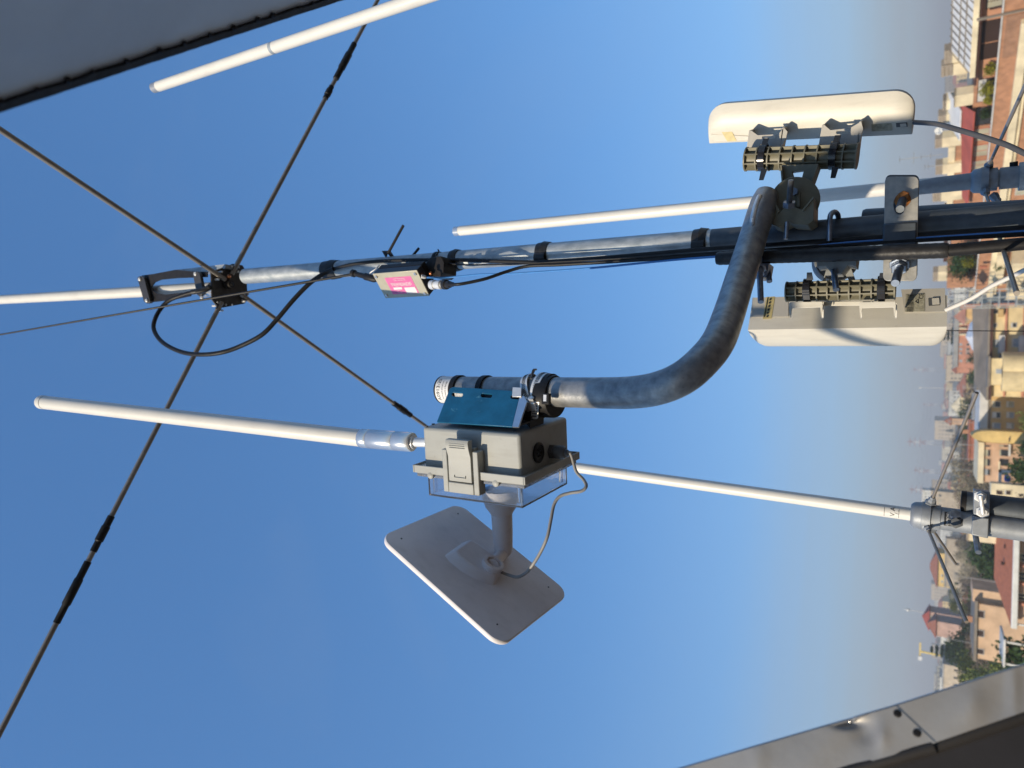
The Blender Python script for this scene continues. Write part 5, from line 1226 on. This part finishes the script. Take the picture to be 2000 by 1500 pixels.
# orange roofed house at the lower edge, peach house, yellow villa and others
o8 = house('house', 'peach house with big orange red hipped roof and white gutter pipe', 1976, 2040, 1214, 1042, 84, 12, W_['peach'])
rf8 = hip(o8, 84 * .0, .6) if False else None
mb = MB(); z = o8.H; zr = at(1942, 1100, 90).z
A = [o8.p(-.6, z, .9), o8.p(o8.W + 1, z, .9), o8.p(o8.W + 1, z, -12.6), o8.p(-.6, z, -12.6)]; s5 = at(1942, 1128, 90).x - o8.P.x; R1, R2 = o8.p(s5, zr, -6), o8.p(o8.W - 2, zr, -6)
mb.add(A + [R1, R2], [(0, 1, 5, 4), (1, 2, 5), (2, 3, 4, 5), (3, 0, 4), (3, 2, 1, 0)]); rf8 = obj('roof', mb, cm('orange red tiles', (.46, .155, .075), vs=2.5, bump=.5, bs=6), o8.t, flat=True)
obj('gutter', MB().box(o8.p(o8.W / 2 + .2, z - .22, 1.05), o8.e, o8.n, Z_, o8.W / 2 + .8, .22, .25), W_['wh2'], o8.t, bev=.08)
obj('downpipe', MB().cyl(o8.p(-.2, 0, .3), o8.p(-.2, z, .9), .09, n=10), W_['wh2'], o8.t)
for cy in (1068, 1101, 1186):
    q = at(1968 if cy != 1101 else 1962, cy, 86); o_ = obj('roof_vent', MB().lathe(q - Z_ * .6, Z_, [(0, .14), (.75, .14), (.76, .24), (.9, .2)], 12), W_['dark'], rf8)
for c0, c1 in ((1082, 1096), (1118, 1133), (1160, 1172)):
    r_ = o8.rect(1986, 2010, c0, c1, 0); o8.window(r_[0], r_[1], r_[2], r_[3], 0, W_['creamw'], W_['glass'])
for c in (1103, 1138, 1178): r_ = o8.rect(1982, 2030, c, c + 5); o8.part('pilaster', W_['salmon'], r_[0], r_[1], 0, z - .2, 0, .4)
p9 = house('house', 'peach house with three black windows seen above the window frame', 1908, 1975, 1292, 1184, 122, 12, cm('warm peach plaster', (.60, .41, .26))); flatroof(p9, W_['taupe'], .35, .4)
wins(p9, [(1908.5, 1922, 1193, 1206), (1908.5, 1921, 1231, 1243), (1908.5, 1921, 1268, 1277)], bars=0, pane=W_['shut'])
p9.part('side_wing', _m['warm peach plaster'], p9.W, p9.W + 1.8, 0, p9.H + .6, -9, -1)
ll = thing('lean_to_roof', V(at(1962, 1265, 100).x, 100, 0), 'white edged lean to roof at the foot of the peach house', 'lean-to'); x0, x1, z0_, z1_ = prect(1957, 1961, 1292, 1240, 100)
obj('deck', MB().abox(x0, 98, z0_, x1, 104, z1_), W_['wh2'], ll, flat=True); obj('post', MB().abox(x0 + .2, 98.3, 0, x0 + .4, 98.5, z0_), W_['wh2'], ll); obj('post', MB().abox(x1 - .4, 98.3, 0, x1 - .2, 98.5, z0_), W_['wh2'], ll)
v10 = house('villa', 'sunny yellow villa with a long red roof on the skyline', 1831, 1860, 1147, 1082, 420, 14, W_['deep']); hip(v10, 3.4, 1.2, W_['terr'])
wins(v10, [(1838, 1842, c, c + 4) for c in (1092, 1104, 1122, 1134)], bars=0)
v11 = house('house', 'tall house with bright red roof rising over the skyline near the window frame', 1815, 1850, 1232, 1198, 330, 10, W_['pk']); hip(v11, 2.6, .8, W_['red'])
wins(v11, [(1817, 1822, 1203, 1209), (1817, 1822, 1219, 1225)], bars=0)
v12 = house('house', 'lower orange roofed house in front of the tall red roofed one', 1828, 1860, 1245, 1216, 300, 10, W_['pk']); hip(v12, 3., .8, W_['terr'])
w13 = house('apartment_tower', 'pale grey white tower block rising behind the lower white antenna hub', 1803, 1850, 990, 959, 600, 14, W_['wh2']); flatroof(w13, W_['lt'], .8)
wins(w13, [(a, a + 3, c, c + 3) for a in (1806, 1812) for c in (963, 969, 975)], bars=0)
w14 = house('apartment_building', 'tan apartment block with dark windows left of the white antenna hub', 1818, 1870, 1012, 961, 420, 14, W_['tan']); flatroof(w14, W_['lt'], .8)
wins(w14, [(a, a + 4, c, c + 4) for a in (1824, 1834) for c in (966, 976, 986, 996)], bars=0)
g15 = house('house', 'cream house with two gables on the slope above the grey flyover', 1875, 1900, 812, 776, 330, 9, W_['creamw']); hip(g15, 3., .5, W_['creamw'])
g16 = house('house', 'peach gabled house beside the dark garden trees', 1858, 1900, 830, 818, 260, 8, W_['peach']); hip(g16, 2, .4)
st = house('warehouse', 'long low taupe shed roof running before the ochre block', 1903, 1950, 822, 770, 250, 12, W_['taupe']); flatroof(st, W_['grey'], .3)
yb_ = house('garden_wall', 'cream garden wall with dark openings near the dark pipe end', 1935, 1990, 1000, 946, 118, 3, W_['creamw'], 'wall')
for a0, a1 in ((1946, 1958), (1962, 1974)):
    for c in (958, 972): r_ = yb_.rect(a0, a1, c, c + 8); yb_.window(r_[0], r_[1], r_[2], r_[3], 0, W_['creamw'], W_['shut'], bars=0)

for b_, n_ in ((y5, 5), (b6, 4), (wg, 3), (p9, 3), (t4, 6), (st, 3), (rb_, 2), (o8, 2)):
    for k in range(n_):
        s_ = b_.W * (k + .3 + .5 * random.random()) / n_; o_1 = -b_.D * random.uniform(.25, .6); h_ = random.uniform(1.3, 2.2) + (2.4 if b_ in (o8, b6) else .6)
        if k % 2 and b_ is not b6 and b_ is not wg: cc = b_.part('chimney', random.choice([W_['creamw'], W_['brick'], W_['grey']]), s_ - .45, s_ + .45, b_.H - .2, b_.H + h_ - 1.0, o_1 - .7, o_1); obj('chimney_cap', b_.box(MB(), s_ - .45, s_ + .45, b_.H + h_ - 1.0, b_.H + h_ - .85, o_1 - .8, o_1 + .1), W_['chim'], cc, flat=True)
        else:
            mb = MB(); P1 = b_.p(s_, b_.H, o_1); P2 = b_.p(s_, b_.H + h_ + .8, o_1); mb.cyl(P1, P2, .04, n=6)
            for j in range(4): q_ = P2 - Z_ * .12 * j; mb.cyl(q_ - X_ * (.5 - .07 * j), q_ + X_ * (.5 - .07 * j), .025, n=5)
            obj('roof_aerial', mb, W_['grey'], b_.t, flat=True)
# ---- trees
def tree_proto(name, label, kind, m, seed, n=1900, leaf=.026, loc=(0, -900, 0), conical=False):
    rnd = random.Random(seed); t = thing(name, V(*loc), label, 'tree'); c0 = V(*loc); tr = MB(); base = []
    tr.tube([c0, c0 + V(.004, .003, .2), c0 + V(-.006, .0, .45), c0 + V(0, .004, .72)], [.024, .017, .011, .004], n=8, sub=3)
    cr = MB()
    for k in range(15):
        a = rnd.uniform(0, 6.28); h = rnd.uniform(.32, .62); L_ = rnd.uniform(.12, .27); e_ = c0 + V(math.cos(a) * L_, math.sin(a) * L_, h + rnd.uniform(.08, .22))
        if conical: L_ = .23 * (1 - h) + .03; e_ = c0 + V(math.cos(a) * L_, math.sin(a) * L_, h + .02)
        tr.tube([c0 + V(0, 0, h * .85), c0 + V(math.cos(a) * L_ * .5, math.sin(a) * L_ * .5, h + .03), e_], [.008, .005, .002], n=5, sub=2); base.append(e_)
    if conical:
        for k in range(13):
            z = .22 + .76 * k / 12; R_ = .25 * (1.04 - z) * rnd.uniform(.8, 1.15) + .012
            for j in range(4): a = rnd.uniform(0, 6.28); leaves(cr, c0 + V(math.cos(a) * R_ * .6, math.sin(a) * R_ * .6, z), R_ * .55, n // 52, leaf, .45, seed + k * 7 + j)
    else:
        for k, e_ in enumerate(base): leaves(cr, e_, rnd.uniform(.08, .14), n // 24, leaf, .85, seed + k)
        for k in range(9): a = rnd.uniform(0, 6.28); q = rnd.uniform(.0, .2); leaves(cr, c0 + V(math.cos(a) * q, math.sin(a) * q, rnd.uniform(.5, .88)), rnd.uniform(.07, .13), n // 24, leaf, .85, seed + 50 + k)
    obj('trunk', tr, cm('tree bark', (.10, .075, .055), vs=20), t); obj('crown', cr, m, t, flat=True); return t
protos = {
    'ever': tree_proto('evergreen_tree', 'x', 'ever', lf['ever'], 1, 4200, .015), 'bare': tree_proto('bare_tree', 'x', 'bare', lf['bare'], 2, 4200, .008),
    'pale': tree_proto('budding_tree', 'x', 'pale', lf['pale'], 3, 4200, .009), 'fresh': tree_proto('willow_tree', 'x', 'fresh', lf['fresh'], 4, 4200, .012),
    'pine': tree_proto('pine_tree', 'x', 'pine', lf['pine'], 5, 3200, .015, conical=True)}
first = {}
def tree(kind, px, py, Y, label, group=None, wide=1.):
    q = at(px, py, Y); h = max(q.z, 4)
    if kind not in first: t = protos[kind]; first[kind] = 1; t['label'] = label
    else: t = dup(protos[kind], (0, 0, 0), label=label)
    t.location = (q.x, Y, 0); t.rotation_euler = (0, 0, random.uniform(0, 6.28)); t.scale = (h * wide, h * wide, h)
    if group: t['group'] = group
    elif 'group' in t: del t['group']
    return t
for k_, px, py, Y, lab, w in [
    ('ever', 1876, 1078, 190, 'tall dark evergreen with its crown above the orange roof ridge', 1.), ('ever', 1888, 1105, 170, 'broad evergreen directly behind the middle of the orange roof', 1.1), ('ever', 1880, 1142, 180, 'evergreen near the hip end of the orange roof', .9),
    ('fresh', 1896, 1168, 160, 'fresh green tree between the orange roof and the peach house', .9), ('pale', 1857, 1082, 330, 'pale budding tree before the yellow villa', 1.1), ('pale', 1862, 1108, 300, 'tall pale bare tree left of the dark evergreens', 1.1),
    ('bare', 1856, 1058, 360, 'brown leafless tree right of the lower antenna radials', 1.3), ('bare', 1862, 1128, 330, 'brown leafless tree under the yellow villa', 1.3), ('bare', 1858, 1160, 300, 'brownish olive tree crossing the longest thin radial', 1.4),
    ('fresh', 1846, 1175, 300, 'olive tree crown beside the tip of the long radial', 1.2), ('bare', 1868, 1210, 260, 'large leafless tree above the peach house roof', 1.4), ('bare', 1872, 1250, 240, 'brown leafless tree behind the peach house windows', 1.4), ('bare', 1866, 1280, 270, 'brown leafless tree left of the peach house', 1.4),
    ('fresh', 1858, 1312, 190, 'bright yellow green willow just above the metal window frame', 1.1), ('fresh', 1872, 1330, 150, 'second yellow green willow half cut by the window frame', 1.), ('ever', 1925, 1290, 100, 'dark shrubby evergreen beside the peach house wall', .8),
    ('pine', 1817, 1268, 300, 'dark pine beside the tall red roofed house', 1.5), ('pine', 1826, 1205, 360, 'dark pine in front of the red roofed house', 1.4), ('ever', 1836, 1250, 260, 'dark evergreen below the pines', 1.2),
    ('ever', 1948, 905, 118, 'dark evergreen in front of the orange loggia wing', .75), ('ever', 1972, 925, 112, 'large dark evergreen beside the blue tarpaulin', .8), ('ever', 1970, 868, 122, 'small dark evergreen at the foot of the yellow stair tower', .5), ('fresh', 1976, 828, 122, 'yellow green tree at the foot of the ochre block', .7), ('bare', 1962, 975, 112, 'bare brown tree beside the cream garden wall', .9),
    ('pale', 1842, 905, 280, 'fan shaped pale bare tree behind the loggia wing', 1.4), ('pale', 1848, 930, 260, 'second pale bare tree nearer the antenna radial', 1.3), ('bare', 1846, 868, 330, 'brown leafless tree behind the low red brick building', 1.5), ('bare', 1850, 960, 300, 'leafless tree beneath the tan apartment block', 1.4), ('bare', 1862, 990, 260, 'brown leafless tree next to the dark pipe end', 1.5),
    ('ever', 1862, 805, 300, 'dark green tree below the peach gabled house', 1.1), ('ever', 1868, 850, 280, 'dark green hedge like tree beside the low red building', 1.2), ('ever', 1880, 742, 270, 'dark tree at the left end of the terracotta block', .8), ('ever', 1878, 700, 250, 'dark round tree against the terracotta facade', .5), ('ever', 1892, 730, 220, 'dark tree close to the tent canopy', .7),
    ('pine', 1834, 655, 380, 'pointed cedar on the skyline under the sector antenna', 1.7), ('bare', 1850, 640, 400, 'brown leafless tree beside the pointed cedar', 1.5), ('bare', 1870, 770, 300, 'leafless tree among the garden houses', 1.5), ('bare', 1880, 790, 270, 'leafless tree in front of the cream gabled house', 1.5)]:
    tree(k_, px, py, Y, lab, None, w)
rnd = random.Random(5)
for i in range(46):
    py_ = rnd.uniform(1040, 1350) if i % 3 else rnd.uniform(640, 1000); Y = rnd.uniform(230, 420); k_ = rnd.choice(['bare', 'ever', 'bare', 'pale', 'bare', 'ever', 'pine'])
    t_ = {'bare': 'brown leafless tree in the belt of trees behind the nearer houses', 'ever': 'dark green tree in the belt of trees behind the nearer houses', 'pale': 'pale budding tree in the belt of trees behind the nearer houses', 'pine': 'dark pine in the belt of trees behind the nearer houses'}[k_]
    tree(k_, 1838 + (24 - rnd.uniform(9, 15)) / Y * 1350 * 1.38, py_, Y, t_, t_.split(' in the')[0] + 's in the tree belt', 1.25)
rnd = random.Random(11)
KL = {'ever': 'hazy dark green tree in the distant town', 'bare': 'hazy brown leafless tree in the distant town', 'pine': 'hazy dark pine in the distant town', 'pale': 'hazy pale bare tree in the distant town', 'fresh': 'hazy olive green tree in the distant town'}
for i in range(230):
    Y = 420 * (2600 / 420) ** rnd.random(); x = rnd.uniform(-.62, .58) * Y; k_ = rnd.choice(['ever', 'bare', 'bare', 'bare', 'pine', 'pale', 'bare', 'fresh'])
    t = dup(protos[k_], (x, Y, 0), rnd.uniform(0, 6.28), KL[k_], None); h = rnd.uniform(9, 16); t.scale = (h * 1.3, h * 1.3, h); t['group'] = KL[k_].split(' in ')[0] + 's over the town'
# ---- far blocks
fp_ = []
specs = [('wh2', 'flat', 22, 14, 16), ('cr2', 'flat', 30, 12, 13), ('cr2', 'hip', 16, 10, 9), ('pk', 'hip', 14, 10, 8), ('yl2', 'hip', 18, 11, 10), ('tan', 'flat', 24, 12, 19), ('wh2', 'hip', 13, 9, 7), ('salmon', 'flat', 20, 12, 12)]
nm = {'wh2': 'white', 'cr2': 'cream', 'pk': 'pinkish', 'yl2': 'yellow', 'tan': 'tan', 'salmon': 'salmon'}
for i, (m, rf_, w, dp, h) in enumerate(specs):
    b = Bld('town_building', 'hazy %s building with %s roof in the distant town' % (nm[m], 'flat' if rf_ == 'flat' else 'tiled hipped') + (' and long front' if w > 24 else ''), 'building', (0, -2000 - i * 60), (1, 0), 'distant %s %s-roofed buildings' % (nm[m], rf_))
    b.n = V(0, -1, 0); b.e = V(1, 0, 0); b.W, b.D, b.H = w, dp, h; b.part('wall', W_[m], 0, w, 0, h, -dp, 0)
    if rf_ == 'flat': flatroof(b, W_['grey'], .6, .3)
    else: hip(b, h * .32, .6, W_['terr'])
    nr = int(h // 3.2); nc = int(w // 4.2)
    for r in range(nr):
        for c in range(nc):
            s_ = (c + .5) * w / nc; b.part('window', W_['glass'], s_ - .6, s_ + .6, 1.2 + r * 3.1, 2.8 + r * 3.1, -.01, .05)
    fp_.append(b.t)
used = set()
for i in range(275):
    Y = 380 * (3600 / 380) ** rnd.random() if i < 120 else rnd.uniform(650, 2600); x = rnd.uniform(-.63, .6) * Y; j = rnd.randrange(len(specs))
    far_ = Y > 1100
    s_ = 1 + (rnd.random() * .6 if far_ else 0)
    if j in used: t = dup(fp_[j], (x, Y, 0))
    else: t = fp_[j]; used.add(j); t.location = (x, Y, 0)
    t.rotation_euler = (0, 0, rnd.uniform(-.5, .5)); t.scale = (s_, s_, s_)
    if far_: pass
# ---- row of pylons and beacons
redm, whm = cm('pylon red', (.34, .13, .11)), cm('pylon white', (.75, .75, .73))
def pylon(px, py, Y, label, beacon=False, group='red and white pylons on the horizon'):
    q = at(px, py, Y); t = thing('pylon', V(q.x, Y, 0), label, 'pylon', group); Hh = q.z; w = Hh * .07; nb = 7
    for k in range(nb):
        z0, z1 = Hh * k / nb, Hh * (k + 1) / nb; mb = MB(); w0, w1 = w * (1 - .85 * k / nb), w * (1 - .85 * (k + 1) / nb)
        for sx, sy in ((1, 1), (1, -1), (-1, 1), (-1, -1)): mb.cyl(V(q.x + sx * w0, Y + sy * w0, z0), V(q.x + sx * w1, Y + sy * w1, z1), .28, n=5)
        for sx in (1, -1): mb.cyl(V(q.x - w0 * sx, Y - w0, z0), V(q.x + w1 * sx, Y - w1, z1), .2, n=4)
        obj('lattice', mb, (redm if k % 2 == 0 else whm) if k >= 3 else W_['grey'], t, flat=True)
    for k in (.72, .83, .94): obj('cross_arm', MB().box(V(q.x, Y, Hh * k), X_, Y_, Z_, Hh * .11, .4, .4), redm, t, flat=True)
    return q
tops = [pylon(px, py, Y, l) for px, py, Y, l in ((1772, 862, 1500, 'clear red and white pylon above the low red building'), (1784, 918, 1700, 'red and white pylon right of the tall pale tree'), (1776, 955, 1600, 'leftmost pylon of the row, beside the antenna radial'), (1782, 722, 2200, 'faint pylon beside the canopy roof skyline'), (1802, 790, 2300, 'faint pylon with sagging wires above the cream houses'))]
wr = MB()
for i, j in ((4, 0), (0, 1), (1, 2)):
    for f in (.72, .83, .94):
        for sx in (-1, 1): A, B = V(tops[i].x + sx * 6, tops[i].y, tops[i].z * f), V(tops[j].x + sx * 6, tops[j].y, tops[j].z * f); wr = MB().tube([A, A.lerp(B, .5) - Z_ * 9, B], .13, sub=6, n=4); tag(obj('power_line', wr, W_['grey']), 'faint sagging power line strung between the horizon pylons', 'power line', 'power lines between the pylons')
def pole(px0, py, Y, label, name='lamp_mast', head=True):
    q = at(px0, py, Y); t = thing(name, V(q.x, Y, 0), label, 'mast'); obj('pole', MB().cyl(V(q.x, Y, 0), q, .5, .25, n=8), W_['lt'], t)
    obj('head', MB().lathe(q - Z_ * 3.4, Z_, [(0, .4), (.6, 1.5), (2.2, 1.2), (2.6, .5), (4.2, .5)], 10), W_['wh2'], t)
pole(1795, 757, 1200, 'pale mast with rounded head over the distant cream blocks'); pole(1768, 1190, 700, 'faint slender mast standing behind the tall red roofed house')
cr_ = thing('tower_crane', V(at(1800, 1272, 700).x, 700, 0), 'yellow tower crane on the skyline close to the metal window frame', 'crane')
q = at(1796, 1272, 700); cy_ = cm('crane yellow', (.75, .55, .12)); obj('tower', MB().box(V(q.x, 700, q.z / 2), X_, Y_, Z_, .7, .7, q.z / 2), cy_, cr_); a, b = at(1797, 1255, 700), at(1797, 1285, 700); obj('jib', MB().box((a + b) / 2, X_, Y_, Z_, abs(a.x - b.x) / 2, .6, .6), cy_, cr_); obj('counterweight', MB().box(b, X_, Y_, Z_, 1.8, 1.2, 1.4), whm, cr_)

# ---- the air between: one even box of haze, sky outside it
hz_ = bpy.data.materials.new('haze'); hz_.use_nodes = True; nt = hz_.node_tree; nt.nodes.clear()
out = nt.nodes.new('ShaderNodeOutputMaterial'); pv = nt.nodes.new('ShaderNodeVolumePrincipled'); pv.inputs['Color'].default_value = (.88, .88, .86, 1); pv.inputs['Density'].default_value = .00045
pv.inputs['Anisotropy'].default_value = .1; nt.links.new(pv.outputs[0], out.inputs['Volume'])
o_ = obj('haze', MB().abox(-13600, -13600, -1, 13600, 13600, 96), hz_, flat=True); o_['kind'] = 'stuff'
